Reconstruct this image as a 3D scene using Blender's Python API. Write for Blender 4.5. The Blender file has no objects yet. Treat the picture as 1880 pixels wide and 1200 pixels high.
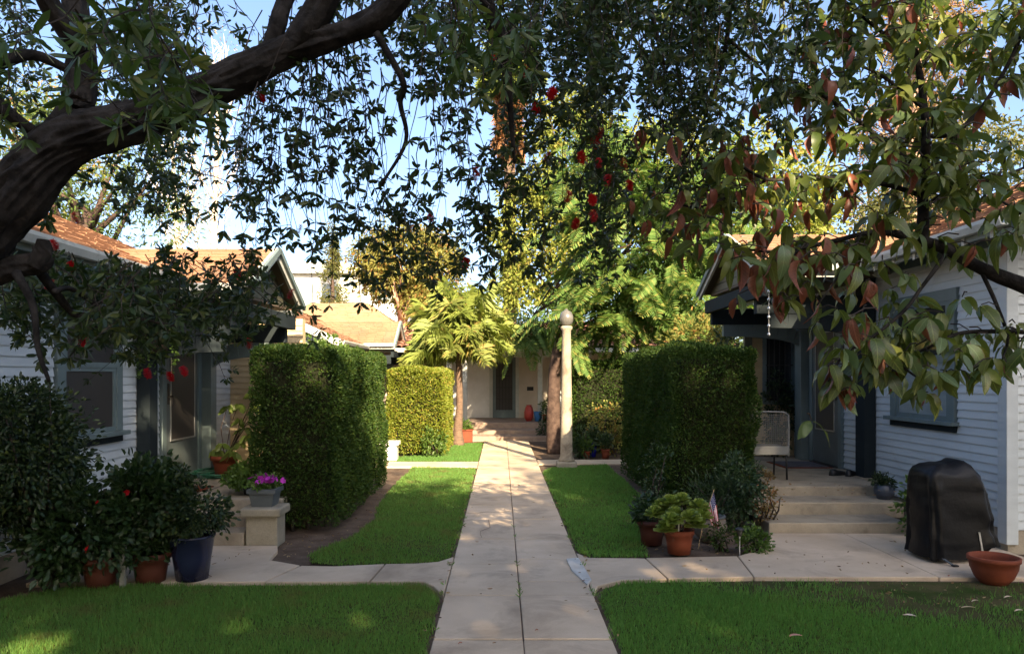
import bpy, bmesh, math, random
import numpy as np
from mathutils import Vector, Matrix, noise

random.seed(7)
RNG = np.random.default_rng(11)
PI = math.pi
S = bpy.context.scene
COL = S.collection

# ------------------------------------------------------------------ camera, light, exposure
F, HX, HY, EYE = 1400.0, 920.0, 690.0, 1.65
cam_data = bpy.data.cameras.new('camera')
cam_data.sensor_width = 36.0
cam_data.lens = F / 1880.0 * 36.0
cam_data.shift_x = (940 - HX) / 1880.0
cam_data.shift_y = (HY - 600) / 1880.0
cam_data.clip_start = 0.05
cam_data.clip_end = 3000.0
cam = bpy.data.objects.new('camera', cam_data)
COL.objects.link(cam)
cam.location = (0, 0, EYE)
cam.rotation_euler = (PI / 2, 0, 0)
S.camera = cam

SUN_EL, SUN_AZ = 27.0, 18.0          # the sun stands behind the camera, SUN_AZ degrees to its right
world = bpy.data.worlds.new('World')
S.world = world
world.use_nodes = True
wn = world.node_tree.nodes
wl = world.node_tree.links
for n in list(wn):
    wn.remove(n)
sky = wn.new('ShaderNodeTexSky')
sky.sky_type = 'NISHITA'
sky.sun_disc = False
sky.sun_elevation = math.radians(SUN_EL)
sky.sun_rotation = math.radians(180 - SUN_AZ)
sky.altitude = 50
sky.air_density = 0.7
sky.dust_density = 3.0
sky.ozone_density = 1.2
bg = wn.new('ShaderNodeBackground')
bg.inputs['Strength'].default_value = 0.105
wo = wn.new('ShaderNodeOutputWorld')
wl.new(sky.outputs[0], bg.inputs[0])
wl.new(bg.outputs[0], wo.inputs[0])

sun_data = bpy.data.lights.new('sun', 'SUN')
sun_data.energy = 5.0
sun_data.angle = math.radians(0.53)
sun_data.color = (1.0, 0.79, 0.53)
sun = bpy.data.objects.new('sun', sun_data)
COL.objects.link(sun)
_e, _a = math.radians(SUN_EL), math.radians(SUN_AZ)
SUN_DIR = Vector((math.sin(_a) * math.cos(_e), -math.cos(_a) * math.cos(_e), math.sin(_e)))
sun.rotation_euler = SUN_DIR.to_track_quat('Z', 'Y').to_euler()
sun.location = SUN_DIR * 60

S.view_settings.view_transform = 'Standard'
S.view_settings.look = 'None'
S.view_settings.gamma = 1.0
S.view_settings.use_curve_mapping = False
S.view_settings.exposure = 2.0
S.cycles.max_bounces = 8
S.cycles.diffuse_bounces = 4
S.cycles.transmission_bounces = 4
S.cycles.transparent_max_bounces = 6
S.cycles.use_adaptive_sampling = True

# ------------------------------------------------------------------ where things stand
def P(px, py, Y):                     # the point at depth Y seen at a photo pixel
    return Vector(((px - HX) * Y / F, Y, EYE + (HY - py) * Y / F))
def G(px, py, z=0.0):                 # the point at height z seen at a photo pixel
    Y = (EYE - z) * F / (py - HY)
    return Vector(((px - HX) * Y / F, Y, z))

# ------------------------------------------------------------------ materials
def _nt(name):
    m = bpy.data.materials.new(name)
    m.use_nodes = True
    nt = m.node_tree
    return m, nt, nt.nodes['Principled BSDF'], nt.nodes['Material Output']

def _mix(nt, fac, a, b, mode='MIX'):
    n = nt.nodes.new('ShaderNodeMix')
    n.data_type = 'RGBA'
    n.blend_type = mode
    for s, v in ((n.inputs[0], fac), (n.inputs[6], a), (n.inputs[7], b)):
        if hasattr(v, 'is_linked'):
            nt.links.new(v, s)
        elif isinstance(v, (int, float)):
            s.default_value = v
        else:
            s.default_value = (*v[:3], 1)
    return n.outputs[2]

def _noise(nt, scale, detail=4, rough=.55, vec=None, dist=0.0):
    n = nt.nodes.new('ShaderNodeTexNoise')
    n.inputs['Scale'].default_value = scale
    n.inputs['Detail'].default_value = detail
    n.inputs['Roughness'].default_value = rough
    n.inputs['Distortion'].default_value = dist
    if vec is not None:
        nt.links.new(vec, n.inputs['Vector'])
    return n.outputs['Fac']

def _ramp(nt, fac, lo, hi):
    n = nt.nodes.new('ShaderNodeMapRange')
    n.inputs[1].default_value = lo
    n.inputs[2].default_value = hi
    nt.links.new(fac, n.inputs[0])
    return n.outputs[0]

def _pos(nt, scale=(1, 1, 1)):
    g = nt.nodes.new('ShaderNodeNewGeometry')
    mp = nt.nodes.new('ShaderNodeMapping')
    mp.inputs['Scale'].default_value = scale
    nt.links.new(g.outputs['Position'], mp.inputs[0])
    return mp.outputs[0]

def surf(name, c, c2=None, rough=.7, scale=6, lo=.35, hi=.65, fine=60, fine_amt=.15, bump=.15, stretch=(1, 1, 1),
         spec=.5, metal=0, dirt=None, dirt_scale=2.0, dirt_lo=.55, dirt_hi=.75, vary=0.0, coat=0):
    """a painted, mineral or wooden surface: two tones in patches, fine grain, blotches of dirt, relief"""
    m, nt, b, out = _nt(name)
    v = _pos(nt, stretch)
    c2 = c2 or tuple(x * .82 for x in c)
    col = _mix(nt, _ramp(nt, _noise(nt, scale, 5, .6, v), lo, hi), c, c2)
    f = _noise(nt, fine, 3, .6, v)
    col = _mix(nt, fine_amt, col, _mix(nt, f, (.02, .02, .02), (1, 1, 1)), 'OVERLAY')
    if dirt:
        d = _ramp(nt, _noise(nt, dirt_scale, 6, .65, _pos(nt), .6), dirt_lo, dirt_hi)
        col = _mix(nt, d, col, dirt)
    if vary:
        oi = nt.nodes.new('ShaderNodeObjectInfo')
        r = nt.nodes.new('ShaderNodeMapRange')
        r.inputs[3].default_value = 1 - vary
        r.inputs[4].default_value = 1 + vary
        nt.links.new(oi.outputs['Random'], r.inputs[0])
        mu = nt.nodes.new('ShaderNodeVectorMath')
        mu.operation = 'SCALE'
        nt.links.new(col, mu.inputs[0])
        nt.links.new(r.outputs[0], mu.inputs['Scale'])
        col = mu.outputs[0]
    nt.links.new(col, b.inputs['Base Color'])
    b.inputs['Roughness'].default_value = rough
    b.inputs['Metallic'].default_value = metal
    b.inputs['Specular IOR Level'].default_value = spec
    b.inputs['Coat Weight'].default_value = coat
    if bump:
        bn = nt.nodes.new('ShaderNodeBump')
        bn.inputs['Strength'].default_value = bump
        bn.inputs['Distance'].default_value = .01
        nt.links.new(_noise(nt, fine * .6, 4, .6, v), bn.inputs['Height'])
        nt.links.new(bn.outputs[0], b.inputs['Normal'])
    return m

def leafy(name, c1, c2, trans=.3, rough=.45, spec=.4, c3=None, patch=None):
    """leaves: every leaf its own tone between c1 and c2 (c3: a few odd ones), partly translucent"""
    m, nt, b, out = _nt(name)
    g = nt.nodes.new('ShaderNodeNewGeometry')
    r = g.outputs['Random Per Island']
    col = _mix(nt, r, c1, c2)
    if c3:
        h = nt.nodes.new('ShaderNodeMath'); h.operation = 'MULTIPLY'; h.inputs[1].default_value = 7.31
        nt.links.new(r, h.inputs[0])
        fr = nt.nodes.new('ShaderNodeMath'); fr.operation = 'FRACT'
        nt.links.new(h.outputs[0], fr.inputs[0])
        gt = nt.nodes.new('ShaderNodeMath'); gt.operation = 'GREATER_THAN'; gt.inputs[1].default_value = .86
        nt.links.new(fr.outputs[0], gt.inputs[0])
        col = _mix(nt, gt.outputs[0], col, c3)
    if patch:
        pc, ps, lo, hi = patch
        col = _mix(nt, _ramp(nt, _noise(nt, ps, 5, .6, _pos(nt)), lo, hi), col, pc)
    nt.links.new(col, b.inputs['Base Color'])
    b.inputs['Roughness'].default_value = rough
    b.inputs['Specular IOR Level'].default_value = spec
    t = nt.nodes.new('ShaderNodeBsdfTranslucent')
    bright = _mix(nt, 1.0, col, (1.25, 1.3, .75), 'MULTIPLY')
    nt.links.new(bright, t.inputs[0])
    mx = nt.nodes.new('ShaderNodeMixShader')
    mx.inputs[0].default_value = trans
    nt.links.new(b.outputs[0], mx.inputs[1])
    nt.links.new(t.outputs[0], mx.inputs[2])
    nt.links.new(mx.outputs[0], out.inputs[0])
    return m

def objleaf(name, c1, c2, trans=.3, rough=.4, spot=None):
    """large single leaves: the tone differs per leaf object, with blotches and a paler midrib side"""
    m, nt, b, out = _nt(name)
    oi = nt.nodes.new('ShaderNodeObjectInfo')
    col = _mix(nt, oi.outputs['Random'], c1, c2)
    tc = nt.nodes.new('ShaderNodeTexCoord')
    nz = _noise(nt, 26, 4, .6, _pos(nt))
    if spot:
        col = _mix(nt, _ramp(nt, nz, .52, .72), col, spot)
    sp = nt.nodes.new('ShaderNodeSeparateXYZ'); nt.links.new(tc.outputs['Object'], sp.inputs[0])
    def mth(op, a, b=None):
        n = nt.nodes.new('ShaderNodeMath'); n.operation = op
        for i, v in enumerate((a, b)):
            if v is None: continue
            if isinstance(v, (int, float)): n.inputs[i].default_value = v
            else: nt.links.new(v, n.inputs[i])
        return n.outputs[0]
    ay = mth('ABSOLUTE', sp.outputs[1])
    rib = mth('LESS_THAN', ay, .014)
    vein = mth('GREATER_THAN', mth('SINE', mth('ADD', mth('MULTIPLY', sp.outputs[0], 62.0), mth('MULTIPLY', ay, -70.0))), .93)
    col = _mix(nt, mth('MULTIPLY', mth('MAXIMUM', rib, mth('MULTIPLY', vein, .6)), .38), col, tuple(min(1, x * 2.2 + .03) for x in c2))
    # brown, dried leaf margins on some leaves
    dry = mth('MULTIPLY', _ramp(nt, mth('ADD', mth('MULTIPLY', ay, 1.6), mth('MULTIPLY', nz, .55)), .56, .66), mth('GREATER_THAN', oi.outputs['Random'], .45))
    col = _mix(nt, mth('MULTIPLY', dry, .75), col, (.13, .07, .035))
    nt.links.new(col, b.inputs['Base Color'])
    b.inputs['Roughness'].default_value = rough
    t = nt.nodes.new('ShaderNodeBsdfTranslucent')
    nt.links.new(_mix(nt, 1.0, col, (1.25, 1.25, .7), 'MULTIPLY'), t.inputs[0])
    mx = nt.nodes.new('ShaderNodeMixShader')
    mx.inputs[0].default_value = trans
    nt.links.new(b.outputs[0], mx.inputs[1])
    nt.links.new(t.outputs[0], mx.inputs[2])
    nt.links.new(mx.outputs[0], out.inputs[0])
    return m

M = {}
M['soil'] = surf('soil', (.085, .058, .04), (.15, .11, .08), .95, 5, fine=90, fine_amt=.5, bump=.8, spec=.1)
M['turf'] = surf('turf', (.035, .055, .012), (.09, .075, .035), .95, 4, fine=120, fine_amt=.5, bump=.8, spec=.05)
M['grass'] = leafy('grass', (.125, .255, .058), (.185, .33, .075), .5, .5, .25, c3=(.13, .15, .035),
                   patch=((.21, .19, .07), 2.3, .54, .76))
M['grass_deep'] = leafy('grass_deep', (.115, .255, .058), (.17, .33, .075), .5, .5, .25, c3=(.11, .15, .03),
                   patch=((.19, .19, .065), 1.9, .58, .82))
M['concrete'] = surf('concrete', (.585, .465, .335), (.47, .365, .255), .85, 1.6, fine=150, fine_amt=.18, bump=.12, spec=.25,
                     dirt=(.20, .155, .11), dirt_scale=1.5, dirt_lo=.50, dirt_hi=.84, vary=.08)
M['concrete_patch'] = surf('concrete_patch', (.55, .54, .50), (.42, .41, .38), .8, 5, fine=120, bump=.2)
M['step_concrete'] = surf('step_concrete', (.36, .31, .23), (.26, .22, .165), .85, 3, fine=120, fine_amt=.22, bump=.2, spec=.25,
                     dirt=(.13, .11, .085), dirt_scale=3.0, dirt_lo=.52, dirt_hi=.8)
M['porch_brick'] = surf('porch_brick', (.33, .24, .18), (.25, .18, .14), .85, 6, fine=80, bump=.3, dirt=(.3, .24, .2), dirt_scale=3)
M['siding'] = surf('siding', (.55, .595, .60), (.49, .53, .535), .5, 1.5, fine=50, fine_amt=.08, bump=.06, stretch=(1, 1, 6),
                   dirt=(.36, .345, .31), dirt_scale=1.7, dirt_lo=.58, dirt_hi=.92, vary=.05)
M['siding_tan'] = surf('siding_tan', (.55, .42, .24), (.47, .36, .2), .6, 2, fine=50, fine_amt=.1, bump=.08, vary=.05)
M['trim'] = surf('trim', (.15, .20, .20), (.12, .16, .16), .5, 3, fine=60, fine_amt=.1, bump=.06, dirt=(.2, .2, .18), dirt_scale=4, dirt_lo=.62, dirt_hi=.85)
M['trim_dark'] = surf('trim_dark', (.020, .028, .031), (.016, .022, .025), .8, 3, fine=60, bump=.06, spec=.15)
M['post_grey'] = surf('post_grey', (.22, .22, .2), (.15, .15, .13), .8, 6, fine=60, bump=.2, dirt=(.08, .07, .05), dirt_scale=6)
M['trim_pale'] = surf('trim_pale', (.55, .56, .5), (.45, .46, .42), .5, 3, fine=60, bump=.06, dirt=(.28, .27, .22), dirt_scale=4)
M['trim_olive'] = surf('trim_olive', (.11, .105, .07), (.08, .08, .055), .6, 3, fine=60, bump=.1)
M['shingle'] = surf('shingle', (.33, .185, .108), (.25, .14, .082), .9, 2.2, fine=120, fine_amt=.35, bump=.5, spec=.15,
                    dirt=(.22, .14, .10), dirt_scale=2.0, dirt_lo=.5, dirt_hi=.8)
M['shingle_pale'] = surf('shingle_pale', (.31, .215, .125), (.25, .17, .10), .9, 2.2, fine=120, fine_amt=.3, bump=.4, spec=.15)
M['tile'] = surf('tile', (.36, .17, .10), (.26, .12, .08), .85, 3, fine=60, fine_amt=.3, bump=.3)
M['soffit'] = surf('soffit', (.14, .10, .065), (.10, .075, .05), .8, 3, fine=50, bump=.2)
M['white'] = surf('white', (.74, .73, .69), (.66, .65, .6), .5, 4, fine=60, bump=.06)
M['stucco'] = surf('stucco', (.7, .66, .58), (.62, .58, .5), .9, 2, fine=90, bump=.5)
M['stucco_tan'] = surf('stucco_tan', (.62, .54, .43), (.56, .48, .38), .9, 2, fine=90, bump=.4)
def glass(name, c, rough=.06):
    m, nt, b, out = _nt(name)
    v = _pos(nt)
    nt.links.new(_mix(nt, _noise(nt, 1.6, 3, .5, v), c, tuple(x * 1.8 for x in c)), b.inputs['Base Color'])
    b.inputs['Roughness'].default_value = rough
    b.inputs['Specular IOR Level'].default_value = .6
    return m
M['glass'] = glass('glass', (.02, .022, .022))
M['screen'] = glass('screen', (.03, .027, .025), .55)
M['blind'] = surf('blind', (.25, .30, .31), (.19, .23, .24), .35, 2, fine=30, bump=.0, stretch=(1, 1, 5))
M['alu'] = surf('alu', (.55, .56, .56), (.45, .46, .46), .35, 8, fine=60, bump=.03, metal=.7)
M['iron'] = surf('iron', (.02, .02, .02), (.03, .025, .022), .5, 8, fine=60, bump=.1)
M['bark'] = surf('bark', (.040, .036, .033), (.014, .013, .012), .95, 9, .38, .62, 50, .45, 1.0, stretch=(1, 1, 1), spec=.1)
M['bark_grey'] = surf('bark_grey', (.16, .14, .12), (.08, .07, .06), .95, 9, .38, .62, 50, .4, .8, spec=.1)
M['bark_pink'] = surf('bark_pink', (.5, .33, .24), (.36, .22, .16), .9, 6, .4, .6, 50, .3, .5, spec=.1)
M['bark_white'] = surf('bark_white', (.62, .54, .46), (.42, .34, .27), .9, 4, .4, .65, 50, .3, .4, spec=.1)
M['bark_brown'] = surf('bark_brown', (.085, .058, .046), (.045, .03, .025), .95, 9, .38, .62, 50, .4, .9, spec=.1)
M['palm_trunk'] = surf('palm_trunk', (.17, .115, .08), (.10, .068, .05), .95, 6, fine=40, fine_amt=.3, bump=.8, stretch=(1, 1, 4), spec=.1)
M['twig'] = surf('twig', (.05, .036, .026), (.03, .024, .02), .9, 20, fine=60, bump=.0)
M['twig_mass'] = surf('twig_mass', (.022, .024, .012), (.014, .017, .009), .95, 14, fine=60, fine_amt=.4, bump=.8, spec=.05)
M['bottle_leaf'] = leafy('bottle_leaf', (.022, .042, .014), (.042, .072, .019), .3, .42, .4, c3=(.09, .115, .03))
M['bottle_leaf_near'] = leafy('bottle_leaf_near', (.040, .078, .018), (.075, .12, .025), .35, .42, .45, c3=(.15, .17, .04))
M['hedge_leaf'] = leafy('hedge_leaf', (.023, .052, .009), (.042, .078, .013), .22, .55, .18, c3=(.055, .08, .012))
M['hedge_bright'] = leafy('hedge_bright', (.13, .17, .018), (.19, .22, .026), .3, .5, .3, c3=(.26, .22, .04))
M['shrub_leaf'] = leafy('shrub_leaf', (.016, .034, .013), (.032, .058, .018), .22, .4, .45, c3=(.08, .11, .03))
M['rose_leaf'] = leafy('rose_leaf', (.018, .042, .013), (.034, .066, .019), .25, .4, .45)
M['lime_leaf'] = leafy('lime_leaf', (.16, .24, .045), (.26, .32, .08), .4, .35, .45)
M['trail_leaf'] = leafy('trail_leaf', (.06, .12, .02), (.11, .18, .035), .35, .45, .4)
M['feather_leaf'] = leafy('feather_leaf', (.075, .15, .032), (.16, .24, .06), .36, .5, .3, c3=(.22, .23, .06))
M['bg_lime'] = leafy('bg_lime', (.16, .20, .035), (.25, .27, .055), .4, .6, .2, c3=(.28, .24, .06))
M['bg_olive'] = leafy('bg_olive', (.07, .085, .025), (.13, .13, .04), .35, .6, .2, c3=(.17, .14, .06))
M['bg_green'] = leafy('bg_green', (.05, .085, .02), (.09, .13, .03), .35, .6, .2)
M['bg_rust'] = leafy('bg_rust', (.22, .13, .06), (.16, .14, .05), .3, .7, .2, c3=(.36, .17, .07))
M['bg_amber'] = leafy('bg_amber', (.17, .175, .045), (.24, .23, .06), .4, .6, .2, c3=(.34, .19, .06))
M['palm_leaf'] = leafy('palm_leaf', (.19, .25, .05), (.28, .32, .07), .4, .5, .3)
M['palm_gold'] = leafy('palm_gold', (.21, .26, .065), (.31, .33, .09), .5, .5, .3, c3=(.40, .32, .10))
M['palm_dead'] = leafy('palm_dead', (.34, .19, .095), (.26, .13, .06), .25, .9, .1)
M['white_leaf'] = leafy('white_leaf', (.25, .22, .12), (.34, .3, .18), .3, .7, .2)
M['leaf_green'] = objleaf('leaf_green', (.07, .11, .018), (.15, .17, .035), .32, .38, spot=(.10, .10, .03))
M['leaf_grey'] = objleaf('leaf_grey', (.09, .145, .05), (.14, .19, .075), .28, .36, spot=(.15, .14, .05))
M['leaf_rust'] = objleaf('leaf_rust', (.17, .045, .028), (.24, .085, .045), .35, .5, spot=(.10, .04, .02))
M['leaf_fallen'] = objleaf('leaf_fallen', (.42, .33, .25), (.5, .36, .27), .1, .7)
M['leaf_pink'] = objleaf('leaf_pink', (.5, .2, .15), (.55, .25, .18), .15, .6)
M['red_flower'] = leafy('red_flower', (.55, .012, .025), (.66, .03, .05), .3, .6, .2)
M['purple_flower'] = leafy('purple_flower', (.42, .03, .46), (.55, .06, .52), .35, .5, .2)
M['terracotta'] = surf('terracotta', (.20, .048, .02), (.15, .036, .016), .75, 6, fine=70, fine_amt=.15, bump=.15, spec=.3,
                       dirt=(.17, .10, .07), dirt_scale=6, dirt_lo=.6, dirt_hi=.8)
M['terracotta_dark'] = surf('terracotta_dark', (.09, .026, .016), (.07, .02, .013), .6, 6, fine=70, bump=.1, spec=.4)
M['glaze_blue'] = surf('glaze_blue', (.012, .016, .045), (.016, .022, .055), .25, 4, fine=60, fine_amt=.05, bump=.05, spec=.5)
M['glaze_grey'] = surf('glaze_grey', (.05, .06, .085), (.035, .045, .06), .35, 6, fine=60, bump=.1)
M['stone'] = surf('stone', (.31, .28, .215), (.24, .215, .16), .9, 5, fine=90, fine_amt=.25, bump=.5, spec=.2, dirt=(.16, .14, .10), dirt_scale=5, dirt_lo=.56, dirt_hi=.78)
M['stone_dark'] = surf('stone_dark', (.2, .16, .12), (.14, .115, .09), .9, 6, fine=70, bump=.4)
M['stone_lamp'] = surf('stone_lamp', (.36, .32, .24), (.26, .225, .165), .9, 3, .35, .6, 90, .3, .5, stretch=(1, 1, .5), spec=.2, dirt=(.12, .095, .07), dirt_scale=3.5, dirt_lo=.5, dirt_hi=.72)  # dark blotches: weathering stains plus tree shadow marks put into the colour
M['planter_grey'] = surf('planter_grey', (.085, .10, .105), (.07, .08, .085), .6, 6, fine=70, bump=.1)
M['black_vinyl'] = surf('black_vinyl', (.0035, .0038, .005), (.005, .0055, .007), .42, 5, fine=34, fine_amt=.0, bump=.30, spec=.22)
M['black'] = surf('black', (.012, .012, .013), (.02, .02, .02), .5, 8, fine=60, bump=.05)
M['hose'] = surf('hose', (.02, .13, .07), (.015, .10, .055), .4, 8, fine=60, bump=.05)
M['mat_red'] = surf('mat_red', (.22, .06, .03), (.16, .045, .025), .95, 9, fine=160, fine_amt=.4, bump=.8, spec=.1)
M['mat_grey'] = surf('mat_grey', (.12, .12, .14), (.09, .09, .10), .95, 9, fine=160, fine_amt=.4, bump=.8, spec=.1)
M['coir'] = surf('coir', (.07, .045, .025), (.045, .03, .018), .95, 12, fine=90, fine_amt=.5, bump=1)
M['lamp_globe'] = surf('lamp_globe', (.13, .125, .11), (.09, .088, .08), .25, 6, fine=30, bump=.02, spec=.6)
M['flag_red'] = surf('flag_red', (.45, .05, .06), (.4, .045, .055), .8, 6, fine=200, bump=.1)
M['flag_white'] = surf('flag_white', (.7, .68, .7), (.64, .62, .64), .8, 6, fine=200, bump=.1)
M['flag_blue'] = surf('flag_blue', (.035, .04, .13), (.03, .035, .11), .8, 6, fine=200, bump=.1)
M['wood'] = surf('wood', (.42, .3, .16), (.34, .24, .13), .7, 8, fine=80, bump=.2)
M['wood_weathered'] = surf('wood_weathered', (.34, .31, .27), (.26, .235, .2), .85, 8, fine=80, bump=.3)
M['red_paint'] = surf('red_paint', (.42, .04, .03), (.35, .035, .025), .4, 6, fine=60, bump=.05)
M['blue_paint'] = surf('blue_paint', (.05, .2, .5), (.04, .16, .42), .5, 6, fine=60, bump=.05)
M['cobalt'] = surf('cobalt', (.015, .02, .38), (.012, .016, .3), .25, 6, fine=60, bump=.05)
M['door_paint'] = surf('door_paint', (.10, .125, .125), (.085, .105, .105), .45, 4, fine=60, fine_amt=.08, bump=.05)

# ------------------------------------------------------------------ mesh helpers
class MB:
    def __init__(s):
        s.v, s.f, s.m = [], [], []
    def add(s, vs, fs, m=0):
        o = len(s.v)
        s.v += [tuple(p) for p in vs]
        for f in fs:
            s.f.append(tuple(i + o for i in f)); s.m.append(m)
        return s
    def box(s, x0, x1, y0, y1, z0, z1, m=0):
        x0, x1 = sorted((x0, x1)); y0, y1 = sorted((y0, y1)); z0, z1 = sorted((z0, z1))
        return s.add([(x0, y0, z0), (x1, y0, z0), (x1, y1, z0), (x0, y1, z0), (x0, y0, z1), (x1, y0, z1), (x1, y1, z1), (x0, y1, z1)],
                     [(0, 3, 2, 1), (4, 5, 6, 7), (0, 1, 5, 4), (1, 2, 6, 5), (2, 3, 7, 6), (3, 0, 4, 7)], m)
    def bar(s, a, b, w, h, up=(0, 0, 1), m=0):
        a, b = Vector(a), Vector(b)
        d = (b - a).normalized()
        side = d.cross(Vector(up))
        if side.length < 1e-4: side = d.cross(Vector((1, 0, 0)))
        side.normalize()
        u = side.cross(d).normalized()
        vs = []
        for p in (a, b):
            for q in ((-1, -1), (1, -1), (1, 1), (-1, 1)):
                vs.append(p + side * (q[0] * w / 2) + u * (q[1] * h / 2))
        return s.add(vs, [(0, 1, 2, 3), (7, 6, 5, 4), (0, 4, 5, 1), (1, 5, 6, 2), (2, 6, 7, 3), (3, 7, 4, 0)], m)
    def tube(s, pts, rad, n=8, cap=True, m=0, lump=0.0, ridges=0):
        pts = [Vector(p) for p in pts]
        if isinstance(rad, (int, float)): rad = [rad] * len(pts)
        vs, fs = [], []
        ref = Vector((.31, .2, .93))
        for i, p in enumerate(pts):
            d = (pts[min(i + 1, len(pts) - 1)] - pts[max(i - 1, 0)]).normalized()
            a = d.cross(ref)
            if a.length < .15: a = d.cross(Vector((1, 0, 0)))
            a.normalize(); b = d.cross(a)
            for k in range(n):
                t = 2 * PI * k / n
                r = rad[i]
                q = a * math.cos(t) + b * math.sin(t)
                if lump:
                    pp = p + q * r
                    r *= 1 + lump * noise.noise(pp * 5) + lump * .6 * noise.noise(pp * 13)
                    if ridges:
                        tw = t + .35 * noise.noise(p * 1.3)
                        r *= 1 + lump * .5 * math.sin(tw * ridges + 2.2 * noise.noise(p * 2.1 + Vector((k * .0, 0, 0))))
                vs.append(p + q * r)
        for i in range(len(pts) - 1):
            for k in range(n):
                k2 = (k + 1) % n
                fs.append((i * n + k, i * n + k2, (i + 1) * n + k2, (i + 1) * n + k))
        if cap:
            fs.append(tuple(range(n - 1, -1, -1)))
            fs.append(tuple((len(pts) - 1) * n + k for k in range(n)))
        return s.add(vs, fs, m)
    def bark(s, pts, rad, n=48, depth=.10, knots=.12):
        """a limb with long furrows that run along it"""
        pts = [Vector(p) for p in pts]
        vs, fs = [], []; ref = Vector((.31, .2, .93)); run = 0.0
        for i, p in enumerate(pts):
            if i: run += (p - pts[i - 1]).length
            d = (pts[min(i + 1, len(pts) - 1)] - pts[max(i - 1, 0)]).normalized()
            a = d.cross(ref)
            if a.length < .15: a = d.cross(Vector((1, 0, 0)))
            a.normalize(); b = d.cross(a)
            R0 = rad[i]
            for k in range(n):
                t = 2 * PI * k / n + .5 * math.sin(run * 1.6)
                q = a * math.cos(t) + b * math.sin(t)
                c = Vector((math.cos(t), math.sin(t), 0)) * R0
                f = 1 - abs(noise.noise(Vector((c.x * 34, c.y * 34, run * 4.5)))) * 2.2
                f2 = noise.noise(Vector((c.x * 70, c.y * 70, run * 13)))
                r = R0 * (1 + knots * noise.noise((p + q * R0) * 4.0)) + min(R0, .12) * depth * (f * .9 + f2 * .5)
                vs.append(p + q * r)
        for i in range(len(pts) - 1):
            for k in range(n):
                k2 = (k + 1) % n
                fs.append((i * n + k, i * n + k2, (i + 1) * n + k2, (i + 1) * n + k))
        fs.append(tuple(range(n - 1, -1, -1))); fs.append(tuple((len(pts) - 1) * n + k for k in range(n)))
        return s.add(vs, fs)
    def lathe(s, prof, c, n=24, m=0, wob=0.0, cap_bottom=True):
        vs, fs = [], []
        c = Vector(c)
        for r, z in prof:
            for k in range(n):
                t = 2 * PI * k / n
                rr = r * (1 + wob * noise.noise(Vector((math.cos(t) * 2, math.sin(t) * 2, z * 5)) + c))
                vs.append(c + Vector((rr * math.cos(t), rr * math.sin(t), z)))
        for i in range(len(prof) - 1):
            for k in range(n):
                k2 = (k + 1) % n
                fs.append((i * n + k, i * n + k2, (i + 1) * n + k2, (i + 1) * n + k))
        if cap_bottom: fs.append(tuple(range(n - 1, -1, -1)))
        return s.add(vs, fs, m)
    def disc(s, c, r, n=20, m=0, bumpy=0):
        c = Vector(c)
        vs = [c + Vector((r * math.cos(2 * PI * k / n), r * math.sin(2 * PI * k / n), 0)) for k in range(n)]
        return s.add(vs, [tuple(range(n))], m)
    def prism(s, poly, z0, z1, m=0):
        n = len(poly)
        area = sum(poly[i][0] * poly[(i + 1) % n][1] - poly[(i + 1) % n][0] * poly[i][1] for i in range(n))
        if area < 0: poly = poly[::-1]
        vs = [(p[0], p[1], z0) for p in poly] + [(p[0], p[1], z1) for p in poly]
        fs = [tuple(range(n - 1, -1, -1)), tuple(range(n, 2 * n))]
        fs += [(i, (i + 1) % n, n + (i + 1) % n, n + i) for i in range(n)]
        return s.add(vs, fs, m)
    def ext(s, poly, vec, m=0):
        n = len(poly); vec = Vector(vec)
        vs = [Vector(p) for p in poly] + [Vector(p) + vec for p in poly]
        fs = [tuple(range(n - 1, -1, -1)), tuple(range(n, 2 * n))]
        fs += [(i, (i + 1) % n, n + (i + 1) % n, n + i) for i in range(n)]
        return s.add(vs, fs, m)
    def build(s, name, mat, parent=None, smooth=False, bevel=0.0, kind=None, loc=None):
        me = bpy.data.meshes.new(name)
        org = worldloc(parent) if parent else (Vector(loc) if loc else Vector((0, 0, 0)))
        me.from_pydata([(p[0] - org.x, p[1] - org.y, p[2] - org.z) for p in s.v], [], s.f)
        mats = mat if isinstance(mat, (list, tuple)) else [mat]
        for k in mats: me.materials.append(M[k] if isinstance(k, str) else k)
        if len(mats) > 1: me.polygons.foreach_set('material_index', s.m)
        if smooth: me.polygons.foreach_set('use_smooth', [True] * len(me.polygons))
        me.update()
        fixnormals(me)
        o = bpy.data.objects.new(name, me)
        COL.objects.link(o)
        if parent: o.parent = parent
        else: o.location = org
        if bevel:
            bv = o.modifiers.new('bevel', 'BEVEL'); bv.width = bevel; bv.segments = 2; bv.limit_method = 'ANGLE'
        if kind: o['kind'] = kind
        return o

def fixnormals(me):
    if len(me.polygons) > 60000: return
    b = bmesh.new(); b.from_mesh(me)
    bmesh.ops.recalc_face_normals(b, faces=b.faces)
    b.to_mesh(me); b.free()

def worldloc(o):
    v = Vector((0, 0, 0))
    while o:
        v += o.location; o = o.parent
    return v

def tag(o, label=None, cat=None, group=None, kind=None):
    if label: o['label'] = label
    if cat: o['category'] = cat
    if group: o['group'] = group
    if kind: o['kind'] = kind
    return o

def thing(name, label, cat, loc, group=None):
    o = bpy.data.objects.new(name, None)
    o.empty_display_size = .2
    COL.objects.link(o)
    o.location = loc
    return tag(o, label, cat, group)

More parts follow.
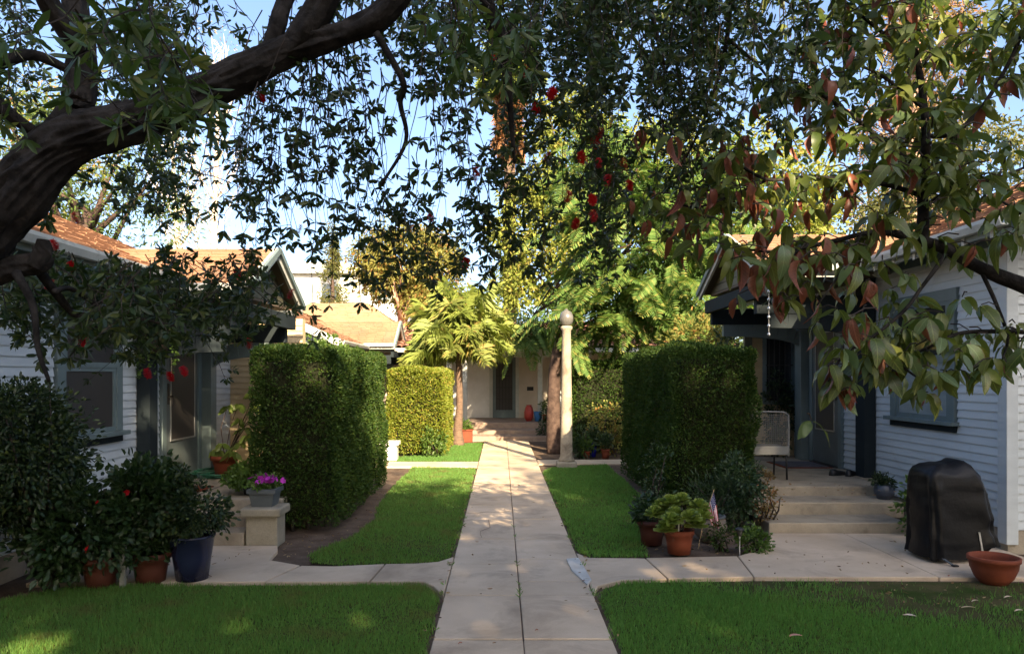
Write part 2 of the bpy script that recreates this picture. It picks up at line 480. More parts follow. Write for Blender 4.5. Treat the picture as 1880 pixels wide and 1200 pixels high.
def link(name, me, parent, loc=(0, 0, 0), rot=None, scale=None):
    """an object that shares mesh data; loc in the parent's space"""
    o = bpy.data.objects.new(name, me)
    COL.objects.link(o)
    o.parent = parent
    o.location = loc
    if rot is not None:
        if isinstance(rot, Matrix): o.rotation_euler = rot.to_euler()
        else: o.rotation_euler = rot
    if scale is not None: o.scale = (scale,) * 3 if isinstance(scale, (int, float)) else scale
    return o

def raw_mesh(name, V, Fc, mat, parent=None, kind=None, loc=None):
    """numpy arrays to a mesh of triangles"""
    org = worldloc(parent) if parent else (Vector(loc) if loc else Vector((0, 0, 0)))
    V = (np.asarray(V, float) - np.array(org)).astype(np.float32)
    me = bpy.data.meshes.new(name)
    me.vertices.add(len(V)); me.vertices.foreach_set('co', V.ravel())
    k = Fc.shape[1]
    me.loops.add(Fc.size); me.loops.foreach_set('vertex_index', Fc.astype(np.int32).ravel())
    me.polygons.add(len(Fc))
    me.polygons.foreach_set('loop_start', np.arange(0, Fc.size, k, dtype=np.int32))
    me.polygons.foreach_set('loop_total', np.full(len(Fc), k, dtype=np.int32))
    me.update(calc_edges=True)
    me.materials.append(M[mat])
    o = bpy.data.objects.new(name, me)
    COL.objects.link(o)
    if parent: o.parent = parent
    else: o.location = org
    if kind: o['kind'] = kind
    return o

def unit(a):
    return a / np.maximum(np.linalg.norm(a, axis=1, keepdims=True), 1e-9)

def leaves(name, Pt, D, L, W, mat, parent=None, kind='stuff', fold=.25, mid=.42, droop=0.0, loc=None, up=None):
    """one folded four-point leaf (two triangles) per point"""
    Pt = np.asarray(Pt, float); D = unit(np.asarray(D, float)); n = len(Pt)
    L = np.broadcast_to(np.asarray(L, float), (n,))[:, None]; W = np.broadcast_to(np.asarray(W, float), (n,))[:, None]
    R = RNG.normal(size=(n, 3)) if up is None else np.asarray(up, float) + RNG.normal(size=(n, 3)) * .35
    side = unit(np.cross(D, R)); nr = np.cross(side, D)
    tip = Pt + D * L; tip[:, 2] -= droop * L[:, 0]
    m1 = Pt + D * L * (mid - .14); m2 = Pt + D * L * (mid + .26)
    m2[:, 2] -= droop * .35 * L[:, 0]
    u = nr * W * fold
    V = np.stack([Pt, m1 - side * W * .46 + u, m2 - side * W * .43 + u, tip, m2 + side * W * .43 + u, m1 + side * W * .46 + u], 1).reshape(-1, 3)
    b = np.arange(n)[:, None] * 6
    Fc = np.concatenate([b + np.array([[0, 1, 2, 3]]), b + np.array([[0, 3, 4, 5]])], 1).reshape(-1, 4)
    return raw_mesh(name, V, Fc, mat, parent, kind, loc)

def rdir(n):
    return unit(RNG.normal(size=(n, 3)))

def clumps(center, rad, n_clump, per, csize, gap=.0, hollow=.55, flat=1.0):
    """points of foliage in clumps spread through an ellipsoid; returns points and outward directions"""
    d = rdir(n_clump)
    rr = (hollow + (1 - hollow) * RNG.random(n_clump) ** .6)[:, None]
    c = d * rr * np.array(rad) + np.array(center)
    sz = csize * (.55 + .9 * RNG.random(n_clump))
    dd = rdir(n_clump * per)
    q = RNG.random(n_clump * per) ** .45
    pts = np.repeat(c, per, 0) + dd * (q * np.repeat(sz, per))[:, None] * np.array([1, 1, flat])
    return pts, dd

def polyline(pts, n):
    """a smooth path through points (Catmull-Rom)"""
    pts = [Vector(p) for p in pts]
    pp = [pts[0] * 2 - pts[1]] + pts + [pts[-1] * 2 - pts[-2]]
    out = []
    for i in range(1, len(pp) - 2):
        for k in range(n):
            t = k / n
            a, b, c, d = pp[i - 1], pp[i], pp[i + 1], pp[i + 2]
            out.append(.5 * ((2 * b) + (c - a) * t + (2 * a - 5 * b + 4 * c - d) * t * t + (3 * b - 3 * c + d - a) * t ** 3))
    out.append(pts[-1])
    return out

def lerp_list(vals, n):
    out = []
    for i in range(len(vals) - 1):
        for k in range(n):
            out.append(vals[i] + (vals[i + 1] - vals[i]) * k / n)
    out.append(vals[-1])
    return out

def inside(poly, x, y):
    x = np.asarray(x); y = np.asarray(y)
    res = np.zeros(x.shape, bool)
    n = len(poly)
    for i in range(n):
        x0, y0 = poly[i][0], poly[i][1]; x1, y1 = poly[(i + 1) % n][0], poly[(i + 1) % n][1]
        c = ((y0 > y) != (y1 > y)) & (x < (x1 - x0) * (y - y0) / ((y1 - y0) or 1e-9) + x0)
        res ^= c
    return res

# ------------------------------------------------------------------ ground, lawns, paths
g = MB()
g.add([(-400, -400, -.035), (400, -400, -.035), (400, 900, -.035), (-400, 900, -.035)], [(0, 1, 2, 3)])
tag(g.build('ground', 'soil'), kind='structure')

PX0, PXC, PX1 = -.43, .14, .70       # main path: left edge, centre joint, right edge
def slab(parent, poly, z0=-.06, z1=0.0, mat='concrete', inset=.0075, tilt=None):
    cx = sum(p[0] for p in poly) / len(poly); cy = sum(p[1] for p in poly) / len(poly)
    q = []
    for p in poly:
        d = Vector((p[0] - cx, p[1] - cy)); l = d.length
        d = d * (max(l - inset, .01) / l)
        q.append((cx + d.x, cy + d.y))
    o = MB().prism(q, z0, z1 + random.uniform(-.003, .003)).build('slab', mat, parent, bevel=.008)
    return o

path = bpy.data.objects.new('main_path', None); COL.objects.link(path); path['kind'] = 'structure'
base = MB().box(PX0 + .006, PX1 - .006, -2, 19.6, -.08, -.012).build('mortar_bed', 'soil', path)
joints_l = [-2.0, -.2, 1.6, 3.0, 4.79, 5.75, 6.72, 7.75, 8.8, 9.8, 10.8, 11.8, 12.8, 13.8, 14.8, 16, 17.2, 18.4, 19.6]
joints_r = [-2.0, -.2, 1.6, 3.0, 4.79, 5.75, 6.14, 6.9, 7.75, 8.8, 9.8, 10.8, 11.8, 12.8, 13.8, 14.8, 16, 17.2, 18.4, 19.6]
for js, a, b in ((joints_l, PX0, PXC), (joints_r, PXC, PX1)):
    for y0, y1 in zip(js, js[1:]):
        slab(path, [(a, y0), (b, y0), (b, y1), (a, y1)])

def gp(*pix): return [tuple(G(x, y)[:2]) for x, y in pix]

cl = bpy.data.objects.new('side_path', None); COL.objects.link(cl); cl['kind'] = 'structure'
# left side path, from the main path to the pad before the steps
yl0, yl1 = 6.08, 6.74
slab(cl, [(PX0, yl0 - .35), (PX0, yl1 + .25), (PX0 - .13, yl1 + .06), (-.75, yl1), (-1.02, yl1 - .02), (-1.06, yl0 + .06), (-.62, yl0 + .05), (PX0 - .1, yl0 - .08)])
slab(cl, [(-1.06, yl0 + .06), (-1.02, yl1 - .02), (-1.45, 6.64), (-1.75, 6.66), (-1.9, yl0 + .05)])
slab(cl, [(-1.9, yl0 + .05), (-1.75, 6.66), (-2.08, 6.86), (-2.12, 7.25), (-2.18, 7.44), (-2.9, 7.44), (-2.95, yl0 + .02)])
slab(cl, [(-2.95, yl0 + .02), (-2.9, 7.44), (-3.7, 7.44), (-3.8, yl0)])
cr = bpy.data.objects.new('side_path', None); COL.objects.link(cr); cr['kind'] = 'structure'
yr0, yr1 = 6.2, 6.93
slab(cr, [(PX1, yr0 - .42), (PX1 + .06, yr0 - .2), (.98, yr0 - .02), (1.36, yr0 + .02), (1.31, yr1 - .0), (.8, yr1 + .02), (PX1, yr1 + .22)])
slab(cr, [(1.36, yr0 + .02), (2.08, yr0 + .07), (2.17, 7.0), (1.31, yr1)])
slab(cr, [(2.08, yr0 + .07), (3.6, yr0 + .06), (3.6, 8.02), (2.84, 8.02), (2.55, 7.35), (2.17, 7.0)])
slab(cr, [(3.6, yr0 + .06), (4.79, yr0 + .05), (4.79, 7.2), (4.78, 8.02), (3.6, 8.02)])
# hairline cracks across old slabs
for pts in ([(-.42, 9.2), (-.3, 9.16), (-.17, 9.27), (.0, 9.24), (.13, 9.33)], [(-.2, 7.8), (-.22, 8.1), (-.12, 8.3), (-.15, 8.78)]):
    ck = MB()
    for (ax_, ay_), (bx_, by_) in zip(pts, pts[1:]):
        m_ = ((ax_ + bx_) / 2 + random.uniform(-.015, .015), (ay_ + by_) / 2 + random.uniform(-.015, .015))
        for p_, q_ in (((ax_, ay_), m_), (m_, (bx_, by_))):
            ck.bar((p_[0], p_[1], .0035), (q_[0], q_[1], .0035), random.uniform(.002, .0045), .002)
    ck.build('crack', 'soil', path)
# a pale mended corner where the right side path meets the main path
MB().prism(gp((1040, 1027), (1062, 1025), (1086, 1066), (1078, 1074), (1050, 1048)), -.02, .011).build('mended_corner', 'concrete_patch', cr)
c2 = bpy.data.objects.new('side_path', None); COL.objects.link(c2); c2['kind'] = 'structure'
slab(c2, [(-4, 13.9), (-2.2, 13.9), (-2.2, 14.9), (-4, 14.9)], z1=-.004)
slab(c2, [(-2.2, 13.95), (PX0, 13.95), (PX0, 14.75), (-2.2, 14.75)], z1=-.004)
c3 = bpy.data.objects.new('side_path', None); COL.objects.link(c3); c3['kind'] = 'structure'
slab(c3, [(PX1, 14.4), (2.4, 14.5), (2.4, 15.2), (PX1, 15.1)], z1=-.006)

def lawn(poly, dens, L, W, mat, thin=None, base=True, far=False):
    xs = [p[0] for p in poly]; ys = [p[1] for p in poly]
    if base:
        tag(MB().add([(p[0], p[1], -.02) for p in poly], [tuple(range(len(poly)))]).build('lawn_soil', 'turf'), kind='structure')
    n = int(dens * (max(xs) - min(xs)) * (max(ys) - min(ys)))
    x = RNG.uniform(min(xs), max(xs), n); y = RNG.uniform(min(ys), max(ys), n)
    k = inside(poly, x, y)
    x, y = x[k], y[k]
    if thin is not None:
        t = thin(x, y); k = RNG.random(len(x)) < t
        x, y = x[k], y[k]; 
    n = len(x)
    x = x + RNG.normal(size=n) * .016; y = y + RNG.normal(size=n) * .016
    # uneven height of the turf
    hz = .75 + .35 * np.sin(x * 2.3 + np.sin(y * 1.7)) * np.sin(y * 2.9 + 1.3 * np.sin(x * 1.1)) + RNG.normal(size=n) * .22
    hz = np.clip(hz, .3, 1.5)
    az = RNG.uniform(0, 2 * PI, n); lean = RNG.uniform(.05, .75, n)
    D = np.stack([np.cos(az) * lean, np.sin(az) * lean, np.ones(n)], 1)
    Pt = np.stack([x, y, np.full(n, -.024)], 1)
    return Pt, D, L * hz, np.full(n, W)

def grass(polys, dens, L, W, mat, thin=None):
    parts = [lawn(p, dens, L, W, mat, thin) for p in polys]
    cat_ = [np.concatenate([q[i] for q in parts]) for i in range(4)]
    o = leaves('grass', cat_[0], cat_[1], cat_[2], cat_[3], mat, None, 'stuff', fold=.1, mid=.3)
    return o

front_left = [(-6.2, 3.2), (PX0 - .035, 3.2), (PX0 - .035, 5.72), (PX0 - .14, 5.98), (-.66, 6.07), (-1.1, 6.08), (-1.9, 6.07), (-3.0, 6.04), (-3.45, 5.9), (-4.0, 5.3), (-4.6, 4.7), (-6.2, 3.9)]
front_right = [(PX1 + .04, 3.2), (6, 3.2), (6, 6.0), (4.6, 6.15), (3.2, 6.2), (2.1, 6.22), (1.36, 6.18), (1.0, 6.14), (PX1 + .1, 5.95), (PX1 + .04, 5.7)]
def bare(x, y):
    # the soil along the right side path and under the bowl stays bare
    d = np.clip((6.25 - y + .25 * np.sin(x * 3.1)) / .75, 0, 1)
    d2 = np.clip(1 - (x - 1.9) * .75 + (5.5 - y) * 1.1, 0, 1)
    nz = .5 + .5 * np.sin(x * 5.1 + 2 * np.sin(y * 3.3)) * np.sin(y * 6.1 + x)
    return np.clip(np.maximum(d2 ** 2, np.clip(d * (.0 + .55 * nz), 0, 1) ** 1.6), .012, 1)
def seen(x, y):      # the part of the lawns nearest the viewpoint is laid thinner
    return np.where((y < 4.35) | (x < -.70 * y) | (x > .74 * y), .3, 1.0)
o = grass([front_left], 14000, .045, .0046, 'grass', seen); tag(o, kind='stuff')
o = grass([front_right], 14000, .045, .0046, 'grass_deep', lambda x, y: bare(x, y) * seen(x, y)); tag(o, kind='stuff')
mid_left = [(PX0 - .03, 7.0), (PX0 - .03, 13.85), (-1.6, 13.85), (-1.62, 11.0), (-1.55, 9.6), (-1.45, 8.8), (-1.55, 7.9), (-1.78, 7.1), (-1.7, 6.82), (-1.4, 6.72), (-1.0, 6.76), (-.72, 6.8), (PX0 - .12, 6.84)]
mid_right = [(PX1 + .03, 7.25), (.82, 7.02), (1.35, 7.02), (1.4, 7.6), (1.75, 8.6), (1.95, 10), (1.98, 14.3), (.98, 14.0), (PX1 + .03, 13.2)]
far_left = [(PX0 - .03, 14.85), (PX0 - .03, 19.0), (-1.1, 18.6), (-1.25, 16.2), (-2.2, 15.6), (-2.2, 14.85)]
o = grass([mid_left], 6500, .044, .0066, 'grass')
o = grass([mid_right, far_left], 5200, .046, .0075, 'grass_deep')

# ------------------------------------------------------------------ roofs and siding
def shingles(parent, e0, e1, r0, r1, mat, expo=.13, tab=.26, lift=.018, name='shingles', single=False):
    """courses of single tabs laid from the eave e0-e1 up to the ridge r0-r1"""
    e0, e1, r0, r1 = map(Vector, (e0, e1, r0, r1))
    nrm = (e1 - e0).cross(r0 - e0).normalized()
    if nrm.z < 0: nrm = -nrm
    rows = max(1, int((r0 - e0).length / expo))
    b = MB()
    for i in range(rows):
        t0, t1 = i / rows, min((i + 1.12) / rows, 1)
        a0, a1 = e0.lerp(r0, t0), e1.lerp(r1, t0)
        c0, c1 = e0.lerp(r0, t1), e1.lerp(r1, t1)
        L = (a1 - a0).length
        if L < .05: continue
        n = max(1, int(L / tab)); off = random.random()
        cuts = [0] + sorted(min(max((k + off + random.uniform(-.12, .12)) / n, .001), .999) for k in range(n)) + [1]
        for s0, s1 in zip(cuts, cuts[1:]):
            if s1 - s0 < .02 / L: continue
            h = lift * random.uniform(.75, 1.5); g_ = .004 / L
            q0, q1 = a0.lerp(a1, s0 + g_), a0.lerp(a1, s1 - g_)
            dn = (a0 - c0).normalized() * random.uniform(-.008, .01)
            p0, p1 = c0.lerp(c1, s0 + g_), c0.lerp(c1, s1 - g_)
            lo = nrm * .004
            if single: b = MB()
            b.add([q0 + dn + lo, q1 + dn + lo, q1 + dn + nrm * h, q0 + dn + nrm * h, p0 + lo, p1 + lo, p1 + nrm * (.006), p0 + nrm * .006],
                  [(3, 2, 6, 7), (0, 1, 2, 3), (0, 3, 7, 4), (1, 5, 6, 2)])
            if single: b.build('shingle', mat, parent)
    if single: return None
    return b.build(name, mat, parent, kind='stuff')

def slope(parent, e0, e1, r0, r1, thick, mat, name='roof_deck'):
    e0, e1, r0, r1 = map(Vector, (e0, e1, r0, r1))
    nrm = (e1 - e0).cross(r0 - e0).normalized()
    if nrm.z < 0: nrm = -nrm
    return MB().ext([e0, e1, r1, r0], -nrm * thick).build(name, mat, parent)

def board_mesh(h=.097, t0=.009, t1=.024):
    """unit weatherboard: 1 m along y, thin at the top, thick at the lower edge, facing +x"""
    b = MB()
    sec = [(0, 0), (t1, 0), (t1, .010), (t0, h), (0, h)]
    b.ext([(x, 0, z) for x, z in sec], (0, 1, 0))
    me = bpy.data.meshes.new('siding_board'); me.from_pydata(b.v, [], b.f); me.update(); fixnormals(me)
    return me
BOARD = {}
def boards(parent, origin, direction, length, z0, z1, holes, mat, facing, lap=.085, name='siding_board'):
    """rows of weatherboards as single parts; holes = [(a, b, za, zb)] along the wall"""
    if mat not in BOARD:
        me = board_mesh(); me.materials.append(M[mat]); BOARD[mat] = me
    me = BOARD[mat]
    z = z0
    org = worldloc(parent)
    while z < z1 - .02:
        segs = [(0, length)]
        for a, b, za, zb in holes:
            if z + lap * .6 > za and z + lap * .4 < zb:
                ns = []
                for s0, s1 in segs:
                    if b <= s0 or a >= s1: ns.append((s0, s1)); continue
                    if a > s0: ns.append((s0, a))
                    if b < s1: ns.append((b, s1))
                segs = ns
        fin = []
        for s0, s1 in segs:
            if s1 - s0 > 3.4:
                c = s0 + (s1 - s0) * random.uniform(.35, .65)
                fin += [(s0, c - .001), (c + .001, s1)]
            else: fin.append((s0, s1))
        for s0, s1 in fin:
            if s1 - s0 < .03: continue
            ax = Vector(facing).normalized(); ay = Vector(direction).normalized()
            # right-handed frame: x outward, z up, y = z cross x
            yy = Vector((0, 0, 1)).cross(ax)
            p = Vector(origin) + ay * (s0 if yy.dot(ay) > 0 else s1)
            link(name, me, parent, Vector((p.x, p.y, z + random.uniform(-.0015, .0015))) - org, (0, random.uniform(-.004, .004), math.atan2(ax.y, ax.x)), (1, s1 - s0, 1))
        z += lap

def brace(b, X, y0, y1, pts_outer, th):
    """an arched knee brace: band under a curve in the plane across the wall"""
    n = len(pts_outer)
    for i in range(n - 1):
        (u0, z0), (u1, z1) = pts_outer[i], pts_outer[i + 1]
        d = Vector((u1 - u0, z1 - z0)).normalized(); nn = Vector((-d.y, d.x))
        poly = [(X(u0), y0, z0), (X(u1), y0, z1), (X(u1 + nn.x * th), y0, z1 + nn.y * th), (X(u0 + nn.x * th), y0, z0 + nn.y * th)]
        b.ext(poly, (0, y1 - y0, 0))

def bungalow(name, label, s, wx, ya, yb, floor, eave, ridge_u, ridge_z, over, hood, posts, door, win, front_len, full=True, near_over=.8):
    X = lambda u: wx - s * u
    R = thing(name, label, 'house', (wx, (ya + yb) / 2, 0))
    def B(u0, u1, y0, y1, z0, z1, b=None): return (b or MB()).box(X(u0), X(u1), y0, y1, z0, z1)
    hy0, hy1, hu, hz, hapex = hood
    # walls
    w = MB(); B(-.2, 0, ya, yb, .1, eave + .15, w)
    w.box(wx + s * .2, wx + s * front_len, ya, ya + .2, .1, eave + .15)
    w.box(wx + s * .2, wx + s * front_len, yb - .2, yb, .1, eave + .15)
    wo_ = w.build('wall', 'siding', R)
    f = MB(); B(-.19, .008, ya - .008, yb, -.1, .19, f); f.box(wx + s * .19, wx + s * front_len, ya - .008, ya + .1, -.1, .19)
    f.build('foundation', 'step_concrete', R)
    dy0, dy1 = door; py0, py1 = posts
    holes = [(py0[0] - ya, py1[1] - ya, 0, 9)] if full else []
    if win:
        wy0, wy1, wz0, wz1 = win
        holes.append((wy0 - .13 - ya, wy1 + .13 - ya, wz0 - .12, wz1 + .14))
    if full:
        boards(R, (wx, ya, 0), (0, 1, 0), yb - ya, .2, eave, holes, 'siding', (-s, 0, 0))
        boards(R, (wx if s > 0 else wx - front_len, ya, 0), (1, 0, 0), front_len, .2, eave + .1, [], 'siding', (0, -1, 0))
    # the doorway bay between the posts keeps its boards
        boards(R, (wx, ya, 0), (0, 1, 0), yb - ya, floor + .02, eave, [(-1, py0[1] - ya, 0, 9), (dy0 - .11 - ya, dy1 + .11 - ya, 0, floor + 2.2), (py1[0] - ya, 99, 0, 9)], 'siding', (-s, 0, 0))
    # corner board
    c = MB(); B(-.075, .036, ya - .036, ya + .10, .06, eave + .05, c); c.build('corner_board', 'siding', R, bevel=.004)
    B(-.0, .03, ya + .10, yb, eave - .06, eave + .1).build('frieze_board', 'trim', R)
    # main roof, its slope towards the path
    y0r, y1r = ya - near_over, yb + .5
    t = (ridge_z - eave) / (ridge_u + over)
    e0, e1 = Vector((X(over), y0r, eave + .04)), Vector((X(over), y1r, eave + .04))
    r0, r1 = Vector((X(-ridge_u), y0r, ridge_z)), Vector((X(-ridge_u), y1r, ridge_z))
    b0, b1 = Vector((X(-2 * ridge_u - over), y0r, eave + .04)), Vector((X(-2 * ridge_u - over), y1r, eave + .04))
    rf = slope(R, e0, e1, r0, r1, .05, 'soffit', 'roof')
    slope(R, b0, b1, r0, r1, .05, 'soffit', 'roof')
    shingles(rf, e0, e1, r0, r1, 'shingle')
    shingles(rf, b0, b1, r0, r1, 'shingle', .3, .5)
    # gable wall on the near end
    MB().ext([(X(0), ya + .02, eave), (X(-2 * ridge_u), ya + .02, eave), (X(-ridge_u), ya + .02, ridge_z - .1)], (0, .12, 0)).build('gable_wall', 'siding', R)
    for q0, q1 in ((e0, r0), (b0, r0)):
        MB().bar(q0 + Vector((0, -.02, -.06)), q1 + Vector((0, -.02, -.06)), .04, .17).build('barge_board', 'trim_pale', R)
    # eave: fascia, gutter, rafter tails
    xo = X(over)
    def eave_run(y0, y1):
        MB().box(xo, xo - s * -.03, y0, y1, eave - .09, eave + .03).build('fascia', 'trim', R)
        gt = MB(); sec = [(0, 0), (.02, -.075), (.085, -.075), (.11, -.02), (.11, .012), (.095, .012), (.09, -.02), (.075, -.06), (.03, -.06), (.012, 0)]
        gt.ext([(xo - s * (.004 + a), y0, eave + .03 + z) for a, z in sec], (0, y1 - y0, 0))
        gt.build('gutter', 'trim_pale', R)
    eave_run(y0r, hy0 + .02); eave_run(hy1 - .02, y1r)
    tail = MB(); L = over + .05
    tail.ext([(0, -.022, 0), (-s * (L - .04), -.022, -L * t), (-s * (L - .04), -.022, -L * t - .07), (0, -.022, -.1)], (0, .044, 0))
    tme = bpy.data.meshes.new('rafter_tail'); tme.from_pydata(tail.v, [], tail.f); tme.materials.append(M['trim_pale']); fixnormals(tme)
    y = y0r + .25
    while y < y1r - .1:
        if not hy0 - .1 < y < hy1 + .1:
            link('rafter_tail', tme, R, Vector((wx, y, eave - .02 + over * t)) - R.location)
        y += .42
    # gabled hood over the door
    yc = (hy0 + hy1) / 2
    um = -((hapex - eave - .04) / t - over)            # where the hood ridge runs into the main roof
    o = Vector((0, 0, 0))
    rr0, rr1 = Vector((X(hu), yc, hapex)), Vector((X(um - .05), yc, hapex))
    hd = None
    for yy, yin in ((hy0, 1), (hy1, -1)):
        a0, a1 = Vector((X(hu), yy, hz)), Vector((X(min(um + 1.0, over - .1)), yy, hz))
        k = slope(R, a0, a1, rr0, rr1, .045, 'soffit', 'hood_roof')
        shingles(k, a0, a1, rr0, rr1, 'shingle', .115, .22, single=full and yin == 1)
        for dd, mt, w_, th in ((.02, 'trim_pale', .035, .13), (.06, 'trim', .03, .07)):
            MB().bar(Vector((X(hu + dd), yy - yin * .05, hz - .06 + (.03 if dd > .03 else 0))), Vector((X(hu + dd), yc, hapex - .045 + (.03 if dd > .03 else 0))), w_, th, up=(s, 0, 0) if False else (0, 0, 1)).build('barge_board', mt, R)
    # boards in the hood gable
    nb = max(4, int((hapex - hz) / .095))
    for i in range(nb):
        za = hz - .03 + (hapex - hz) * i / nb; zb = za + (hapex - hz) / nb - .008
        fr = 1 - (za - hz + .03) / (hapex - hz)
        hw = (hy1 - hy0) / 2 * fr - .06
        if hw > .05: B(hu - .16, hu - .13, yc - hw, yc + hw, za, zb).build('gable_board', 'trim_olive', R)
    # gutter along the near eave of the hood, with rafter ends below it
    gt = MB(); gx0, gx1 = X(hu), X(over - .05)
    gt.box(gx0, gx1, hy0 - .11, hy0 - .005, hz - .055, hz + .03); gt.build('gutter', 'trim_pale', R, bevel=.012)
    MB().box(gx0, gx1, hy0 - .004, hy0 + .02, hz - .12, hz - .01).build('fascia', 'trim_pale', R)
    for u in np.linspace(hu - .55, .2, 3):
        MB().bar((X(u), hy0 + .03, hz - .08), (X(u), hy0 + .5, hz + .13), .05, .09).build('rafter_tail', 'trim_pale', R)
    bz0, bz1 = hz - .56, hz - .1
    for i, (p0, p1) in enumerate((py0, py1)):
        ym = (p0 + p1) / 2
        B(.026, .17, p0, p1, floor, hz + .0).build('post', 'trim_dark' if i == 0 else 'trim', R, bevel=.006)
        B(.17, hu - .1, ym - .06, ym + .06, bz1 - .42, bz1 - .18).build('hood_beam', 'trim_dark', R, bevel=.005)
        br = MB()
        n = 9; arc = []
        for j in range(n):
            th = PI / 2 * j / (n - 1)
            arc.append((.17 + (hu - .45) * (1 - math.cos(th)) * 1.0, bz0 - .30 + (bz1 - .60 - bz0 + .30) * math.sin(th)))
        brace(br, X, ym - .045, ym + .045, arc, .2)
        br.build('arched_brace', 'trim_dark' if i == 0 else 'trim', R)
    B(hu - .1, hu - .02, hy0 + .12, hy1 - .12, bz1 - .24, bz1 - .05).build('hood_beam', 'trim_dark', R, bevel=.005)
    B(.0, hu - .12, hy0 + .1, hy1 - .1, hz - .07, hz - .04).build('hood_ceiling', 'soffit', R)
    if not full: return R
    # door
    D_ = B(.012, .05, dy0, dy1, floor + .02, floor + 2.06).build('door', 'door_paint', R, bevel=.004)
    B(.051, .058, dy0 + .13, dy1 - .13, floor + .52, floor + 1.93).build('screen', 'screen', D_)
    fr = MB()
    for a, b_, z0, z1 in ((dy0 + .11, dy0 + .13, floor + .5, floor + 1.95), (dy1 - .13, dy1 - .11, floor + .5, floor + 1.95), (dy0 + .13, dy1 - .13, floor + .5, floor + .52), (dy0 + .13, dy1 - .13, floor + 1.93, floor + 1.95)):
        B(.051, .064, a, b_, z0, z1, fr)
    fr.build('screen_frame', 'alu', D_)
    hy = dy0 + .06
    h = MB(); B(.051, .06, hy - .02, hy + .02, floor + .95, floor + 1.2, h); h.box(X(.06), X(.11), hy - .012, hy + .012, floor + 1.03, floor + 1.06); h.box(X(.095), X(.11), hy - .012, hy + .012, floor + .93, floor + 1.06)
    h.build('handle', 'iron', D_)
    for a, b_, z0, z1 in ((dy0 - .11, dy0 - .004, floor, floor + 2.2), (dy1 + .004, dy1 + .11, floor, floor + 2.2), (dy0 - .004, dy1 + .004, floor + 2.07, floor + 2.2)):
        B(.0, .062, a, b_, z0, z1).build('door_casing', 'trim', R, bevel=.004)
    B(-.0, .10, dy0 - .004, dy1 + .004, floor, floor + .018).build('threshold', 'iron', R)
    # window
    W_ = thing_part('window', R)
    for a, b_, z0, z1 in ((wy0 - .12, wy0, wz0 - .0, wz1), (wy1, wy1 + .12, wz0, wz1), (wy0 - .16, wy1 + .16, wz1, wz1 + .13)):
        B(0, .05, a, b_, z0, z1).build('casing', 'trim', W_, bevel=.004)
    B(0, .11, wy0 - .17, wy1 + .17, wz0 - .045, wz0).build('sill', 'trim', W_, bevel=.006)
    B(0, .045, wy0 - .13, wy1 + .13, wz0 - .115, wz0 - .045).build('apron', 'trim_dark', W_)
    zm = (wz0 + wz1) / 2 + .02
    for z0, z1, u in ((wz0, zm, .012), (zm, wz1, .022)):
        sb = MB()
        B(u, u + .022, wy0, wy0 + .045, z0, z1, sb); B(u, u + .022, wy1 - .045, wy1, z0, z1, sb)
        B(u, u + .022, wy0 + .045, wy1 - .045, z0, z0 + .05, sb); B(u, u + .022, wy0 + .045, wy1 - .045, z1 - .04, z1, sb)
        sb.build('sash', 'trim', W_)
        B(u + .004, u + .009, wy0 + .045, wy1 - .045, z0 + .05, z1 - .04).build('pane', 'blind' if (u < .02 and s > 0) else ('glass' if s > 0 else 'screen'), W_)
    return R

def thing_part(name, parent):
    o = bpy.data.objects.new(name, None); COL.objects.link(o); o.parent = parent; o.empty_display_size = .1
    return o

LX, RX = -4.05, 4.8
FL = .36
right_house = bungalow('bungalow', 'white clapboard bungalow on the right with a dark gabled hood over its door', +1, RX, 7.22, 13.2, .353, 2.97, 3.6, 4.75, .5,
    (9.25, 12.1, 1.62, 2.97, 3.62), ((9.72, 9.97), (11.78, 12.03)), (10.74, 11.62), (8.12, 9.2, 1.17, 2.45), 6.5)
left_house = bungalow('bungalow', 'white clapboard bungalow on the left with an olive gable above its screen door', -1, LX, 5.6, 12.2, FL, 2.68, 3.6, 4.4, .5,
    (8.3, 10.6, 1.25, 2.62, 3.22), ((8.42, 8.62), (10.2, 10.4)), (9.1, 10.05), (7.0, 7.95, 1.08, 2.35), 6.5)
# tan wing walls that close the far end of each porch
def wing(R, x0, x1, y, floor, top, win=None):
    MB().box(x0, x1, y, y + .15, floor - .3, top).build('wing_wall', 'siding_tan', R)
    holes = []
    if win: holes = [(win[0] - .06 - x0, win[1] + .06 - x0, win[2] - .06, win[3] + .06)]
    boards(R, (x0, y, 0), (1, 0, 0), x1 - x0, floor, top, holes, 'siding_tan', (0, -1, 0))
    if win:
        W_ = thing_part('barred_window', R)
        a, b, z0, z1 = win
        MB().box(a, b, y - .008, y - .003, z0, z1).build('pane', 'glass', W_)
        fr = MB()
        for q in ((a - .06, a, z0 - .06, z1 + .06), (b, b + .06, z0 - .06, z1 + .06), (a, b, z0 - .06, z0), (a, b, z1, z1 + .06)):
            fr.box(q[0], q[1], y - .045, y, q[2], q[3])
        fr.build('casing', 'trim', W_)
        x = a + .03
        while x < b:
            MB().box(x - .007, x + .007, y - .085, y - .071, z0 - .03, z1 + .03).build('bar', 'iron', W_)
            x += .085
        for z in (z0 + .05, (z0 + z1) / 2, z1 - .05):
            MB().box(a - .02, b + .02, y - .07, y - .06, z - .01, z + .01).build('cross_bar', 'iron', W_)
wing(right_house, 4.0, 4.775, 12.45, .353, 2.75, (4.32, 4.72, 1.25, 2.4))
wing(left_house, LX + .025, -2.95, 11.35, FL, 2.5)
MB().box(3.95, 4.07, 12.36, 12.44, .3, 2.75).build('corner_board', 'trim_olive', right_house)

